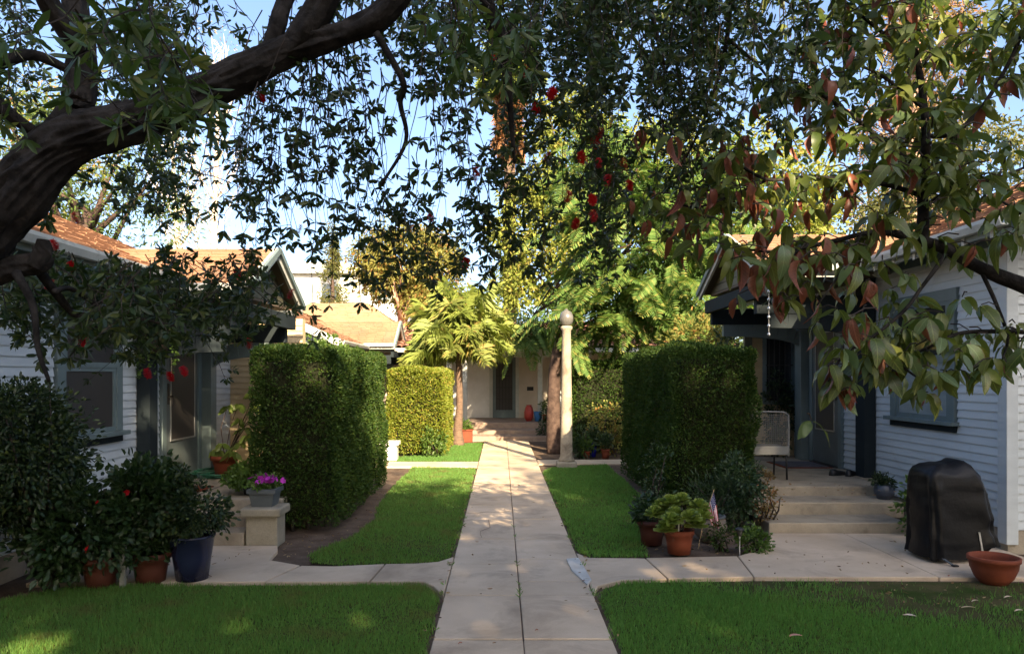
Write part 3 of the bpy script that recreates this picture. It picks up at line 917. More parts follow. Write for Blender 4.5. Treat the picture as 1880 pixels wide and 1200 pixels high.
# the next bungalow on the left, seen over the hedges
left_two = bungalow('bungalow', 'farther bungalow on the left with a sunlit tan roof and a small gable', -1, -4.2, 17.6, 23.9, .3, 2.42, 3.2, 4.15, .55,
    (20.6, 22.9, 1.3, 2.5, 3.2), ((20.7, 20.9), (22.5, 22.7)), (21.2, 22.1), None, 6, full=False, near_over=.35)

# ------------------------------------------------------------------ porches and steps
def porch(name, label, x0, x1, yr, heights, yback, xs, mats='step_concrete'):
    R = thing(name, label, 'steps', ((x0 + x1) / 2, yr[0], 0))
    n = len(yr)
    for i in range(n):
        xa, xb = xs[i]
        y1 = yr[i + 1] + .03 if i < n - 1 else yback
        MB().box(xa, xb, yr[i], y1, -.05 if i == 0 else heights[i - 1] - .04, heights[i]).build('step' if i < n - 1 else 'porch_floor', mats, R, bevel=.012)
    return R
porch('porch_steps', 'tan concrete porch steps before the white house on the right', 2.84, 4.79, [8.03, 8.515, 8.99], [.107, .241, .353], 12.44,
      [(2.82, 4.3), (2.84, 4.5), (2.86, 4.56)])
MB().box(4.561, 4.775, 9.7, 12.44, .1, .353).build('porch_floor', 'step_concrete', bpy.data.objects['porch_steps'])
lp = porch('porch_steps', 'weathered concrete porch steps under the left gabled hood', -3.7, -2.5, [7.46, 7.74, 8.0], [.12, .24, .36], 11.3,
      [(-3.85, -2.52), (-3.85, -2.5), (-4.02, -2.3)])
MB().box(-3.30, -3.285, 7.995, 9.6, .2, .3645).build('floor_seam', 'iron', lp)
pd = thing('stone_pedestal', 'squat stone pedestal with a slab cap at the end of the left steps', 'pedestal', (-2.36, 7.6, 0))
MB().box(-2.50, -2.19, 7.46, 7.74, -.03, .275).build('block', 'stone', pd, bevel=.01)
MB().box(-2.545, -2.15, 7.41, 7.79, .277, .36).build('cap', 'stone', pd, bevel=.018)

# ------------------------------------------------------------------ the house that closes the court
BY = 23.6
bh = thing('court_house', 'tan bungalow closing the court behind the palm with a red tile roof', 'house', (0.1, BY, 0))
MB().box(-7, 6.5, BY, BY + .2, 0, 2.7).build('wall', 'stucco_tan', bh)
MB().box(-1.55, -.32, BY - .012, BY, .36, 2.3).build('painted_sun_patch', 'white', bh)  # white sheet painting in the sunlit patch of wall left of the door
dr = MB().box(-.26, .45, BY - .05, BY - .001, .36, 2.25).build('door', 'trim', bh)
MB().box(-.15, .34, BY - .058, BY - .051, .62, 2.1).build('screen', 'screen', dr)
for x in np.linspace(-.15, .34, 6): MB().box(x - .009, x + .009, BY - .075, BY - .059, .6, 2.12).build('bar', 'iron', dr)
for z in (.62, .95, 1.3, 1.65, 2.1): MB().box(-.16, .35, BY - .09, BY - .076, z - .01, z + .01).build('cross_bar', 'iron', dr)
for a, b in ((-.36, -.265), (.455, .55)): MB().box(a, b, BY - .06, BY - .001, .36, 2.35).build('door_casing', 'trim_pale', bh)
MB().box(-.36, .55, BY - .06, BY - .001, 2.27, 2.4).build('door_casing', 'trim_pale', bh)
MB().box(.8, 1.0, BY - .05, BY - .0, 1.2, 1.32).build('letter_box', 'black', bh)
for x, w in ((-1.5, .13), (-1.04, .13), (1.12, .13)):
    p = MB(); p.box(x - w / 2, x + w / 2, 21.9, 22.05, .3, 2.2); p.box(x - w / 2 - .05, x + w / 2 + .05, 21.85, 22.1, 2.12, 2.2); p.box(x - w / 2 - .04, x + w / 2 + .04, 21.86, 22.09, .3, .42)
    p.build('porch_post', 'trim_pale', bh, bevel=.006)
MB().box(-2.3, 2.6, 21.85, 22.1, 2.2, 2.42).build('porch_beam', 'trim_pale', bh)
MB().box(-2.2, 2.5, 21.9, BY, 2.33, 2.37).build('porch_ceiling', 'soffit', bh)
for i, (y0, y1, z) in enumerate(((19.62, 20.4, .1), (20.4, 21.1, .2), (21.1, BY, .36))):
    MB().box(-.9 + .0 * i if i < 2 else -2.2, 1.2 if i < 2 else 2.4, y0, y1, -.05, z).build('step' if i < 2 else 'porch_floor', 'porch_brick', bh, bevel=.01)
def tiles(parent, x0, x1, y0, z0, y1, z1, pitch=.19, rowl=.36):
    """barrel tiles in rows up the slope, joined"""
    b = MB(); n = int((x1 - x0) / pitch); rows = int(math.hypot(y1 - y0, z1 - z0) / rowl)
    for r in range(rows):
        t0, t1 = r / rows, (r + 1.08) / rows
        for k in range(n):
            xc = x0 + (k + .5) * pitch + random.uniform(-.008, .008)
            vs = []
            for t, rad in ((t0, pitch * .52), (t1, pitch * .42)):
                for a in range(5):
                    th = PI * a / 4
                    vs.append((xc + rad * math.cos(th), y0 + (y1 - y0) * t, z0 + (z1 - z0) * t + rad * .8 * math.sin(th) + (.02 if t == t0 else 0)))
            b.add(vs, [(i, i + 1, i + 6, i + 5) for i in range(4)])
    return b.build('roof_tiles', 'tile', parent, kind='stuff')
rfm = slope(bh, (-7, 21.6, 2.42), (7, 21.6, 2.42), (-7, 25.6, 3.4), (7, 25.6, 3.4), .08, 'soffit', 'roof')
tiles(rfm, -7, 7, 21.6, 2.43, 25.6, 3.41)
MB().box(-7, 7, 21.50, 21.595, 2.32, 2.44).build('gutter', 'trim_pale', bh, bevel=.01)
# a gable over the porch
slope(bh, (-2.4, 21.3, 2.45), (-2.4, 24, 2.45), (.1, 21.3, 2.95), (.1, 24, 2.95), .06, 'shingle', 'porch_roof')
slope(bh, (2.6, 21.3, 2.45), (2.6, 24, 2.45), (.1, 21.3, 2.95), (.1, 24, 2.95), .06, 'shingle', 'porch_roof')
MB().ext([(-2.1, 21.6, 2.43), (2.3, 21.6, 2.43), (.1, 21.6, 2.86)], (0, .1, 0)).build('porch_gable', 'trim_olive', bh)

# ------------------------------------------------------------------ buildings behind
ap = thing('apartment_block', 'white two storey flat roofed block far behind the left roofs', 'building', (-9, 42, 0))
MB().box(-14, -5.6, 40, 50, 0, 7.0).build('wall', 'white', ap)
MB().box(-14.3, -5.3, 39.6, 50.3, 7.0, 7.35).build('roof', 'trim_pale', ap)
MB().box(-11.5, -9.0, 44, 47, 7.36, 8.2).build('roof_box', 'trim_pale', ap)
for i in range(6):
    x = -13.3 + i * 1.3
    w_ = MB().box(x, x + 1.0, 39.94, 39.998, 5.5, 6.5).build('window', 'trim_pale', ap)
    MB().box(x + .06, x + .94, 39.925, 39.938, 5.56, 6.44).build('pane', 'blind', w_)
hb = thing('hip_roof_house', 'house with a pale tan hip roof behind the far left bungalow', 'house', (-7, 32, 0))
MB().box(-10.2, -3.6, 29.4, 35, 0, 2.9).build('wall', 'stucco', hb)
hr = MB(); hv = [(-10.8, 28.9, 2.9), (-3.0, 28.9, 2.9), (-3.0, 35.5, 2.9), (-10.8, 35.5, 2.9), (-8, 32, 4.7), (-5.6, 32, 4.7)]
hr.add(hv, [(0, 1, 5, 4), (1, 2, 5), (2, 3, 4, 5), (3, 0, 4), (3, 2, 1, 0)]); hro = hr.build('roof', 'soffit', hb)
shingles(hro, hv[0], hv[1], hv[4], hv[5], 'shingle_pale', .2, .4)
shingles(hro, hv[1], hv[2], (-5.6, 32, 4.7), (-5.59, 32.01, 4.7), 'shingle_pale', .2, .4)

# ------------------------------------------------------------------ clipped hedges
def rbox_points(x0, x1, y0, y1, h, dens, faces, r=.075, amp=.05, z0=.04):
    pts, nrm = [], []
    c0 = np.array([x0 + r, y0 + r, -5]); c1 = np.array([x1 - r, y1 - r, h - r])
    for f in faces:
        if f == 'top': a = (x1 - x0) * (y1 - y0)
        elif f in 'fb': a = (x1 - x0) * h
        else: a = (y1 - y0) * h
        n = int(a * dens)
        u, v = RNG.random(n), RNG.random(n)
        if f == 'top': p = np.stack([x0 + u * (x1 - x0), y0 + v * (y1 - y0), np.full(n, h)], 1)
        elif f == 'f': p = np.stack([x0 + u * (x1 - x0), np.full(n, y0), z0 + v * (h - z0)], 1)
        elif f == 'b': p = np.stack([x0 + u * (x1 - x0), np.full(n, y1), z0 + v * (h - z0)], 1)
        elif f == 'l': p = np.stack([np.full(n, x0), y0 + u * (y1 - y0), z0 + v * (h - z0)], 1)
        else: p = np.stack([np.full(n, x1), y0 + u * (y1 - y0), z0 + v * (h - z0)], 1)
        q = np.clip(p, c0, c1)
        d = p - q
        nn = unit(d)
        pts.append(q + nn * r); nrm.append(nn)
    p = np.concatenate(pts); nn = np.concatenate(nrm)
    ph = RNG.uniform(0, 6, 6)
    low = np.sin(p[:, 0] * 4.1 + ph[0] + 1.3 * np.sin(p[:, 2] * 3.7 + ph[1])) * np.sin(p[:, 1] * 3.6 + ph[2]) + .7 * np.sin(p[:, 2] * 6.3 + ph[3] + p[:, 0] * 3) * np.sin(p[:, 1] * 7.7 + ph[4])
    mid_ = np.sin(p[:, 0] * 17 + ph[5] + p[:, 2] * 9) * np.sin(p[:, 2] * 15 + p[:, 1] * 13)
    p = p + nn * (amp * low + amp * .45 * mid_ - RNG.exponential(.035, len(p)) + .02)[:, None]
    return p, nn

def hedge(label, x0, x1, y0, y1, h, mat, dens, L, faces=('f', 'l', 'r', 'top', 'b'), group='clipped hedges beside the path', amp=.05):
    R = thing('hedge', label, 'hedge', ((x0 + x1) / 2, (y0 + y1) / 2, 0), group)
    b = MB().box(x0 + .1, x1 - .1, y0 + .1, y1 - .1, .1, h - .12)
    b.build('twig_mass', 'twig_mass', R, bevel=.08)
    p, nn = rbox_points(x0, x1, y0, y1, h, dens, faces, amp=amp)
    # a thin bare foot and a few openings where old cuts left no leaves
    hole = np.sin(p[:, 0] * 6.3 + p[:, 2] * 4.1 + x0) * np.sin(p[:, 1] * 5.7 - p[:, 2] * 5.3 + y0) * np.sin(p[:, 2] * 8.1 + p[:, 0] * 7 + p[:, 1] * 6)
    keep = (RNG.random(len(p)) < np.clip(.22 + p[:, 2] / .38, 0, 1)) & ((hole < .62) | (RNG.random(len(p)) < .35))
    p, nn = p[keep], nn[keep]
    n = len(p)
    D = nn * .75 + np.array([0, 0, .35]) + RNG.normal(size=(n, 3)) * .55
    leaves('foliage', p, D, L * RNG.uniform(.6, 1.25, n), L * .62, mat, R, fold=.18)
    # stray shoots above the last cut
    k = int((x1 - x0) * (y1 - y0) * 60 + 60)
    sx = RNG.uniform(x0 + .08, x1 - .08, k); sy = RNG.uniform(y0 + .05, y1 - .05, k)
    ps, ds = [], []
    for a, c in zip(sx, sy):
        t = random.uniform(.02, .09)
        for j in range(4):
            ps.append((a + random.uniform(-.01, .01), c, h - .03 + t * j / 3)); ds.append((random.gauss(0, .6), random.gauss(0, .6), .8))
    leaves('young_shoots', ps, ds, L * .9, L * .5, mat, R)
    b = MB()
    for i in range(6):
        x = random.uniform(x0 + .2, x1 - .2); y = y0 + .18 + random.uniform(0, .3)
        b.tube([(x, y, -.04), (x + random.uniform(-.03, .03), y, .2), (x + random.uniform(-.1, .1), y + .05, .5)], [.022, .018, .012], 6)
    b.build('stems', 'twig', R, smooth=True)
    return R
hedge('large dark clipped hedge on the left, beside the porch with the olive gable', -2.66, -1.76, 8.1, 11.5, 1.93, 'hedge_leaf', 4800, .031, amp=.042)
hedge('large dark clipped hedge on the right, beside the concrete steps', 2.03, 3.02, 8.95, 12.6, 1.98, 'hedge_leaf', 4800, .031, amp=.042)
hedge('smaller sunlit yellow green hedge on the left behind the large one', -2.36, -1.2, 15.75, 18.2, 1.76, 'hedge_bright', 3600, .045)
hedge('dark hedge in shade right of the lamp post', 1.5, 2.75, 16.3, 18.4, 1.93, 'hedge_leaf', 1300, .05)

# ------------------------------------------------------------------ shrubs and plants
def shrub(name, label, cat, center, rad, n, per, csize, L, W, mat, group=None, stems=7, base=None, hollow=.3, droop=.1):
    c = Vector(center); bx = Vector(base) if base else Vector((c.x, c.y, -.03))
    R = thing(name, label, cat, bx, group)
    p, d = clumps(c, rad, n, per, csize, hollow=hollow)
    k = p[:, 2] > bx.z + .02
    p, d = p[k], d[k]
    D = d * .8 + unit(p - np.array(c)) * .5 + RNG.normal(size=p.shape) * .3
    leaves('foliage', p, D, L * RNG.uniform(.6, 1.3, len(p)), W, mat, R, droop=droop)
    b = MB()
    for i in range(stems):
        q = p[RNG.integers(len(p))]
        m_ = (Vector(q) + bx) / 2 + Vector((random.uniform(-.08, .08), random.uniform(-.08, .08), .06))
        b.tube([bx + Vector((random.uniform(-.05, .05), random.uniform(-.05, .05), 0)), m_, Vector(q)], [.012, .009, .004], 5)
    b.build('stems', 'twig', R, smooth=True)
    return R

shrub('leafy_shrub', 'tall dark small leaved shrub in front of the left window', 'shrub', (-3.74, 5.95, 1.03), (.40, .55, .58), 160, 90, .17, .045, .024, 'shrub_leaf', base=(-3.5, 5.95, -.03), stems=16)
shrub('leafy_shrub', 'lower part bare woody shrub at the far left edge before the white siding', 'shrub', (-4.0, 5.35, 1.0), (.4, .45, .8), 80, 60, .15, .05, .02, 'shrub_leaf', stems=14)
shrub('shrub', 'bushy green shrub at the left edge of the concrete steps', 'shrub', (2.62, 8.35, .5), (.2, .4, .42), 34, 60, .12, .045, .022, 'rose_leaf', stems=9)
shrub('shrub', 'brown tipped twiggy shrub leaning on the side of the right steps', 'shrub', (2.86, 8.3, .36), (.09, .22, .3), 14, 36, .08, .035, .018, 'bg_rust', stems=7)
shrub('ground_shrub', 'small round green shrub at the corner of the right side path', 'shrub', (2.40, 7.22, .1), (.17, .14, .10), 16, 60, .06, .032, .02, 'trail_leaf', stems=4)
shrub('ground_shrub', 'low yellowish tuft beside the small flag', 'shrub', (2.12, 7.3, .12), (.11, .1, .12), 10, 40, .06, .035, .012, 'hedge_leaf', stems=4)
shrub('cypress_shrub', 'feathery dark conifer shrub in front of the right hedge', 'shrub', (2.36, 8.35, .30), (.28, .32, .30), 26, 64, .14, .06, .012, 'rose_leaf', stems=8, droop=-.1)
shrub('pale_shrub', 'grey leaved straggly shrub climbing the side of the right hedge', 'shrub', (1.9, 9.3, .5), (.12, .6, .42), 16, 36, .13, .04, .018, 'leaf_soft' if 'leaf_soft' in M else 'rose_leaf', stems=8)
shrub('blue_grey_plant', 'bluish low plant on the lawn edge left of the green rosettes', 'plant', (1.62, 8.1, .2), (.2, .3, .2), 20, 40, .09, .06, .025, 'rose_leaf', stems=5)
shrub('nandina_shrub', 'sunlit shrub with red tipped leaves beyond the right hedge', 'shrub', (3.75, 14.6, 2.05), (.65, .6, .75), 50, 44, .22, .10, .03, 'nandina' if 'nandina' in M else 'bg_amber', stems=9)
shrub('evergreen_shrub', 'dark evergreen shrub between the red tipped shrub and the right porch', 'shrub', (3.95, 13.2, 1.7), (.42, .4, 1.1), 40, 50, .2, .07, .03, 'shrub_leaf', stems=8)
shrub('porch_vine', 'dark climbing plant on the tan wall beside the barred window', 'plant', (4.42, 12.2, 1.05), (.24, .12, .62), 30, 50, .12, .05, .028, 'shrub_leaf', base=(4.4, 12.25, .353), stems=9)
shrub('evergreen_shrub', 'dark leafy shrub behind the pale potted plant on the left porch', 'shrub', (-3.1, 11.0, 1.1), (.42, .22, .72), 46, 60, .16, .06, .03, 'shrub_leaf', base=(-3.1, 11.0, .36), stems=8)
shrub('vine', 'sunlit vine over the far end of the left porch', 'plant', (-2.75, 11.6, 1.9), (.6, .25, .34), 34, 40, .14, .07, .035, 'trail_leaf', base=(-2.75, 11.7, -.03), stems=7)
shrub('garden_shrub', 'yellow leaved shrub in front of the shaded hedge by the lamp post', 'shrub', (2.2, 15.8, .62), (.4, .3, .5), 30, 36, .16, .07, .035, 'bg_amber', stems=7)
shrub('garden_shrub', 'strappy green plant at the foot of the lamp post', 'shrub', (1.62, 15.5, .3), (.26, .25, .3), 16, 40, .12, .12, .02, 'rose_leaf', stems=5)
shrub('garden_shrub', 'small shrub at the bottom of the sunlit hedge', 'shrub', (-1.35, 15.7, .3), (.3, .2, .28), 16, 40, .12, .06, .03, 'trail_leaf', stems=5)
shrub('round_shrub', 'round dark green shrub beside the court house steps', 'shrub', (1.25, 19.9, .36), (.3, .35, .36), 22, 50, .14, .06, .03, 'rose_leaf', stems=5)
shrub('broad_shrub', 'broad dark bush under the feathery tree on the right', 'shrub', (3.6, 17.6, 1.0), (.9, .9, 1.1), 50, 50, .3, .10, .05, 'rose_leaf', stems=8)

def pot(parent, c, r0, r1, h, mat, rim=.03, rimh=.05, n=28):
    prof = [(r0, 0), (r0 + (r1 - r0) * .5, h * .5), (r1, h - rimh), (r1 + rim * .5, h - rimh + .004), (r1 + rim * .6, h), (r1 - .012, h), (r1 - .02, h - .04), (r1 - .03, h - .05)]
    o = MB().lathe(prof, c, n).build('pot', mat, parent, smooth=True)
    MB().disc((c[0], c[1], c[2] + h - .045), r1 - .024).build('potting_soil', 'soil', parent)
    return o

def stems_to(parent, base, tips, r=.006, mat='twig', name='stems', bow=.05):
    b = MB(); base = Vector(base)
    for t in tips:
        t = Vector(t); m_ = (base + t) / 2 + Vector((random.uniform(-bow, bow), random.uniform(-bow, bow), bow))
        b.tube([base + Vector((random.uniform(-.02, .02), random.uniform(-.02, .02), 0)), m_, t], [r, r * .8, r * .5], 5)
    return b.build(name, mat, parent, smooth=True)

def blossom_mesh(name, mat, petals=9, L=.035, W=.03, layers=2):
    V, Fc = [], []
    for l in range(layers):
        for k in range(petals):
            a = 2 * PI * k / petals + l * .4
            e = .15 + l * .6
            d = np.array([math.cos(a) * math.cos(e), math.sin(a) * math.cos(e), math.sin(e)])
            s = np.array([-math.sin(a), math.cos(a), 0])
            b = len(V)
            LL = L * (1 - .25 * l)
            V += [np.zeros(3), d * LL * .6 - s * W / 2 + [0, 0, .004], d * LL, d * LL * .6 + s * W / 2 + [0, 0, .004]]
            Fc += [(b, b + 1, b + 2), (b, b + 2, b + 3)]
    me = bpy.data.meshes.new(name); me.from_pydata([tuple(v) for v in V], [], Fc); me.materials.append(M[mat]); return me
ROSE = blossom_mesh('flower', 'red_flower', 8, .042, .036, 3)
PETUNIA = blossom_mesh('flower', 'purple_flower', 6, .032, .034, 1)

def potted(label, c, r0, r1, h, mat, rim=.03, rimh=.05):
    R = thing('potted_plant', label, 'potted plant', c)
    pot(R, c, r0, r1, h, mat, rim, rimh)
    return R
# left cluster by the lawn
def bush_in_pot(R, c, h, center, rad, n, per, cs, L, W, mat, flowers=()):
    p, d = clumps(center, rad, n, per, cs, hollow=.2)
    k = (p[:, 2] > c[2] + h - .03) | ((p[:, 2] > c[2] + h * .45) & (np.hypot(p[:, 0] - c[0], p[:, 1] - c[1]) > .17))
    p, d = p[k], d[k]
    D = d * .7 + unit(p - np.array(center)) * .6 + RNG.normal(size=p.shape) * .3
    leaves('foliage', p, D, L * RNG.uniform(.6, 1.3, len(p)), W, mat, R, droop=.1)
    stems_to(R, (c[0], c[1], c[2] + h - .05), [p[RNG.integers(len(p))] for _ in range(9)])
    for f in flowers:
        link('flower', ROSE, R, Vector(f) - R.location, (random.uniform(.6, 1.5), random.uniform(-.4, .4), random.uniform(0, 6)), random.uniform(.6, .85))
c = (-3.16, 6.02, -.02); R = potted('terracotta pot of red flowering bush, left of the thin grey post', c, .105, .138, .25, 'terracotta_dark')
bush_in_pot(R, c, .25, (-3.30, 5.98, .42), (.42, .34, .40), 70, 60, .13, .06, .035, 'rose_leaf',
            [P(77, 1006, 5.72), P(161, 1007, 5.70), P(180, 922, 5.8),])
c = (-2.83, 6.16, -.02); R = potted('terracotta pot with tall leafy bush, between the thin grey post and the blue pot', c, .11, .145, .25, 'terracotta_dark')
bush_in_pot(R, c, .25, (-2.9, 6.14, .58), (.27, .28, .48), 56, 56, .12, .06, .038, 'rose_leaf', [P(232, 905, 6.0)])
c = (-2.52, 6.22, -.0); R = potted('tall dark blue glazed pot with a small leaved bush', c, .125, .175, .36, 'glaze_blue', .012, .02)
bush_in_pot(R, c, .36, (-2.5, 6.22, .56), (.27, .23, .20), 40, 60, .10, .04, .026, 'shrub_leaf')
p_, d_ = clumps((-2.62, 6.2, .78), (.06, .06, .1), 8, 50, .07)
leaves('foliage', p_, d_, .04, .026, 'shrub_leaf', R)
MB().box(-2.985, -2.945, 5.96, 6.0, -.04, .40).build('garden_post', 'post_grey', None, bevel=.004)
tag(bpy.data.objects['garden_post'], 'thin grey post standing between the two terracotta pots', 'post')

# pale umbrella plant on the left porch
c = (-3.62, 10.0, FL); R = potted('terracotta pot on the porch with a pale green umbrella leaved plant', c, .12, .165, .25, 'terracotta', .035, .06)
UM = None
pts, dirs = [], []
heads = [P(438, 742, 10.0), P(418, 745, 9.9), P(462, 748, 10.1), P(472, 765, 9.9), P(440, 770, 9.8), P(455, 800, 9.8), P(478, 806, 9.9), P(437, 812, 9.85), P(408, 815, 9.9), P(424, 828, 9.8), P(400, 826, 9.95), P(486, 735, 10.1), P(468, 660 + 60, 10.1), P(450, 785, 10.0)]
for hd_ in heads:
    n = random.randint(6, 8)
    for k in range(n):
        a = 2 * PI * k / n + random.random()
        pts.append(hd_ + Vector((0, 0, random.uniform(-.01, .01)))); dirs.append((math.cos(a) * .8, math.sin(a) * .8, -.45 + random.uniform(-.2, .2)))
leaves('foliage', pts, dirs, .165 * RNG.uniform(.7, 1.1, len(pts)), .075, 'lime_leaf', R, None, fold=.12, droop=.15)
stems_to(R, (c[0], c[1], c[2] + .2), heads, .007, 'bark_brown', bow=.07)

# trough of purple flowers on the pedestal, trailing pot behind it
R = thing('flower_planter', 'square grey planter of purple flowers on the stone pedestal', 'planter', (-2.36, 7.62, .36))
tp = MB()
tp.add([(-2.46, 7.52, .361), (-2.26, 7.52, .361), (-2.26, 7.74, .361), (-2.46, 7.74, .361), (-2.485, 7.495, .52), (-2.235, 7.495, .52), (-2.235, 7.765, .52), (-2.485, 7.765, .52)],
       [(0, 3, 2, 1), (0, 1, 5, 4), (1, 2, 6, 5), (2, 3, 7, 6), (3, 0, 4, 7), (4, 5, 6, 7)])
tp.build('trough', 'planter_grey', R)
for a, b_, y0, y1 in ((-2.50, -2.22, 7.48, 7.505), (-2.50, -2.22, 7.755, 7.78), (-2.50, -2.475, 7.505, 7.755), (-2.245, -2.22, 7.505, 7.755)):
    MB().box(a, b_, y0, y1, .495, .535).build('rim', 'planter_grey', R)
p_, d_ = clumps((-2.38, 7.62, .57), (.13, .13, .06), 16, 40, .05); leaves('foliage', p_, d_, .04, .025, 'trail_leaf', R)
for k in range(34):
    q = Vector((-2.36 + random.gauss(0, .075), 7.6 + random.gauss(0, .07), .60 + random.uniform(-.02, .05)))
    link('flower', PETUNIA, R, q - R.location, (random.uniform(.2, 1.3), random.uniform(-.6, .6), random.uniform(0, 6)), random.uniform(.8, 1.2))
c = (-2.72, 8.35, FL); R = potted('small dark pot of bright trailing leaves beside the purple flowers', c, .09, .12, .15, 'black', .01, .02)
p_, d_ = clumps((-2.74, 8.3, .56), (.24, .17, .12), 34, 36, .07); leaves('foliage', p_, d_ + np.array([0, -.3, -.2]), .045, .032, 'trail_leaf', R)
c = (-2.42, 8.9, FL); R = potted('low black tub at the hedge end of the left porch', c, .13, .16, .14, 'black', .01, .02)
# hose
b = MB(); pts = []
for i in range(150):
    a = i * .21; r = .30 + .05 * math.sin(i * .9) + .0012 * i
    pts.append((-3.55 + r * 1.25 * math.cos(a), 9.85 + r * .8 * math.sin(a), FL + .016 + .012 * (i // 30) + .004 * math.sin(i * 1.7)))
pts += [(-2.9 + .1 * k, 9.6 + .06 * k, FL + .016) for k in range(4)]
b.tube(polyline(pts, 2), .011, 7)
tag(b.build('garden_hose', 'hose', None, smooth=True), 'coiled green garden hose around the terracotta pot on the left porch', 'hose')
# door mats
def doormat(label, x0, x1, y0, y1, z, body, edge):
    R = thing('doormat', label, 'doormat', ((x0 + x1) / 2, (y0 + y1) / 2, z))
    MB().box(x0, x1, y0, y1, z + .001, z + .012).build('edging', edge, R, bevel=.003)
    MB().box(x0 + .035, x1 - .035, y0 + .035, y1 - .035, z + .0125, z + .02).build('pile', body, R)
doormat('rust red doormat before the left screen door', -3.98, -3.35, 8.35, 8.9, FL, 'mat_red', 'mat_red')
doormat('grey doormat with a red edge before the right door', 4.0, 4.66, 10.72, 11.5, .353, 'mat_grey', 'mat_red')
# shoes
for i, (x, y, rz) in enumerate(((4.40, 9.98, .5), (4.55, 9.93, .9))):
    R = thing('shoe', ['black slip on shoe nearer the doormat on the right porch', 'black slip on shoe nearer the door post on the right porch'][i], 'shoe', (x, y, .353), 'pair of black shoes by the door post')
    vs = []
    sole = MB()
    outl = [(-.13, 0), (-.12, .035), (-.05, .04), (.04, .048), (.11, .035), (.135, 0), (.11, -.035), (.04, -.045), (-.05, -.036), (-.12, -.032)]
    cs, sn = math.cos(rz), math.sin(rz)
    tr = lambda q, z: (x + q[0] * cs - q[1] * sn, y + q[0] * sn + q[1] * cs, .353 + z)
    sole.ext([tr(q, .001) for q in outl], (0, 0, .018)); sole.build('sole', 'black', R)
    up_ = MB(); n = len(outl)
    rings = [(1.0, .019, 0), (.97, .045, 0), (.75, .075, -.02), (.45, .085, -.04)]
    V = [tr((q[0] * k + dx, q[1] * k), z if q[0] < .03 or z < .05 else z * .75) for k, z, dx in rings for q in outl]
    up_.add(V, [(i * n + k, i * n + (k + 1) % n, (i + 1) * n + (k + 1) % n, (i + 1) * n + k) for i in range(3) for k in range(n)]); up_.build('upper', 'black', R, smooth=True)
# hanging basket on the left hood
hx, hyy, hz_ = -3.77, 8.38, 1.9
R = thing('hanging_basket', 'brown hanging basket with trailing leaves under the left hood', 'hanging basket', (hx, hyy, hz_))
MB().lathe([(.02, 0), (.09, .02), (.13, .1), (.15, .24), (.155, .26), (.14, .26)], (hx, hyy, hz_), 20, wob=.05).build('basket', 'coir', R, smooth=True)
b = MB()
for k in range(4):
    a = PI / 2 * k + .4
    b.tube([(hx + .15 * math.cos(a), hyy + .15 * math.sin(a), hz_ + .26), (hx, hyy, 2.55)], .004, 4)
b.build('hanger', 'iron', R)
pts, dirs = [], []
for k in range(26):
    a = random.uniform(0, 2 * PI); l = random.uniform(.12, .45) if k % 3 else random.uniform(.4, .62)
    for j in range(int(l / .022)):
        t = j * .022
        pts.append((hx + math.cos(a) * (.13 + .05 * min(t * 6, 1)) + random.gauss(0, .012), hyy + math.sin(a) * (.13 + .05 * min(t * 6, 1)) + random.gauss(0, .012), hz_ + .27 - t)); dirs.append((math.cos(a) + random.gauss(0, .5), math.sin(a) + random.gauss(0, .5), random.gauss(-.3, .4)))
leaves('foliage', pts, dirs, .04, .026, 'trail_leaf', R)

# ------------------------------------------------------------------ right side: rosettes, flag, urn
def rosette(name, me_parent, c, r):
    pts, dirs = [], []
    for l in range(5):
        n = 6 + l * 3
        for k in range(n):
            a = 2 * PI * k / n + l * .5
            e = 1.25 - l * .3
            pts.append((c[0], c[1], c[2] - .01 * l)); dirs.append((math.cos(a) * math.cos(e), math.sin(a) * math.cos(e), math.sin(e)))
    lens = np.concatenate([np.full(6 + l * 3, r * (.55 + .12 * l)) for l in range(5)])
    up = np.tile(np.array([0, 0, 1.0]), (len(pts), 1))
    return leaves(name, pts, dirs, lens, lens * .5, 'rosette', me_parent, None, fold=.1, mid=.72, up=up)
M['rosette'] = leafy('rosette', (.17, .24, .045), (.26, .31, .07), .3, .4, .5)
c = (1.67, 7.16, -.01); R = potted('terracotta pot of pale green rosettes at the right path edge', c, .105, .13, .225, 'terracotta', .02, .05)
hd = [P(1203, 938, 7.2), P(1230, 918, 7.25), P(1252, 914, 7.3), P(1288, 942, 7.1), P(1268, 945, 7.0), P(1222, 966, 7.0), P(1283, 925, 7.2), P(1240, 940, 7.1), P(1215, 925, 7.3), P(1278, 958, 7.05), P(1232, 950, 6.98)]
for h_ in hd: rosette('rosette', R, h_, .11)
stems_to(R, (c[0], c[1], .17), hd, .010, 'bark_grey')
c = (1.5, 7.6, -.02); R = potted('dark red pot half hidden behind the rosettes', c, .10, .13, .24, 'terracotta_dark')
p_, d_ = clumps((1.5, 7.6, .33), (.15, .13, .12), 14, 30, .07); leaves('foliage', p_, d_, .05, .03, 'rose_leaf', R)

def stake_light(label, x, y, z, h):
    R = thing('solar_light', label, 'garden light', (x, y, z))
    MB().tube([(x, y, z - .05), (x, y, z + h - .08)], .006, 6).build('stake', 'alu', R)
    MB().lathe([(.016, h - .08), (.032, h - .03), (.034, h - .028)], (x, y, z), 12).build('lens', 'lamp_globe', R, smooth=True)
    MB().lathe([(.042, h - .028), (.04, h - .012), (.02, h), (.001, h + .004)], (x, y, z), 12).build('cap', 'black', R, smooth=True)
stake_light('small solar light stuck in the pot of rosettes', 1.66, 7.13, .18, .24)
stake_light('small solar light beside the round green shrub', 2.24, 7.16, -.03, .26)

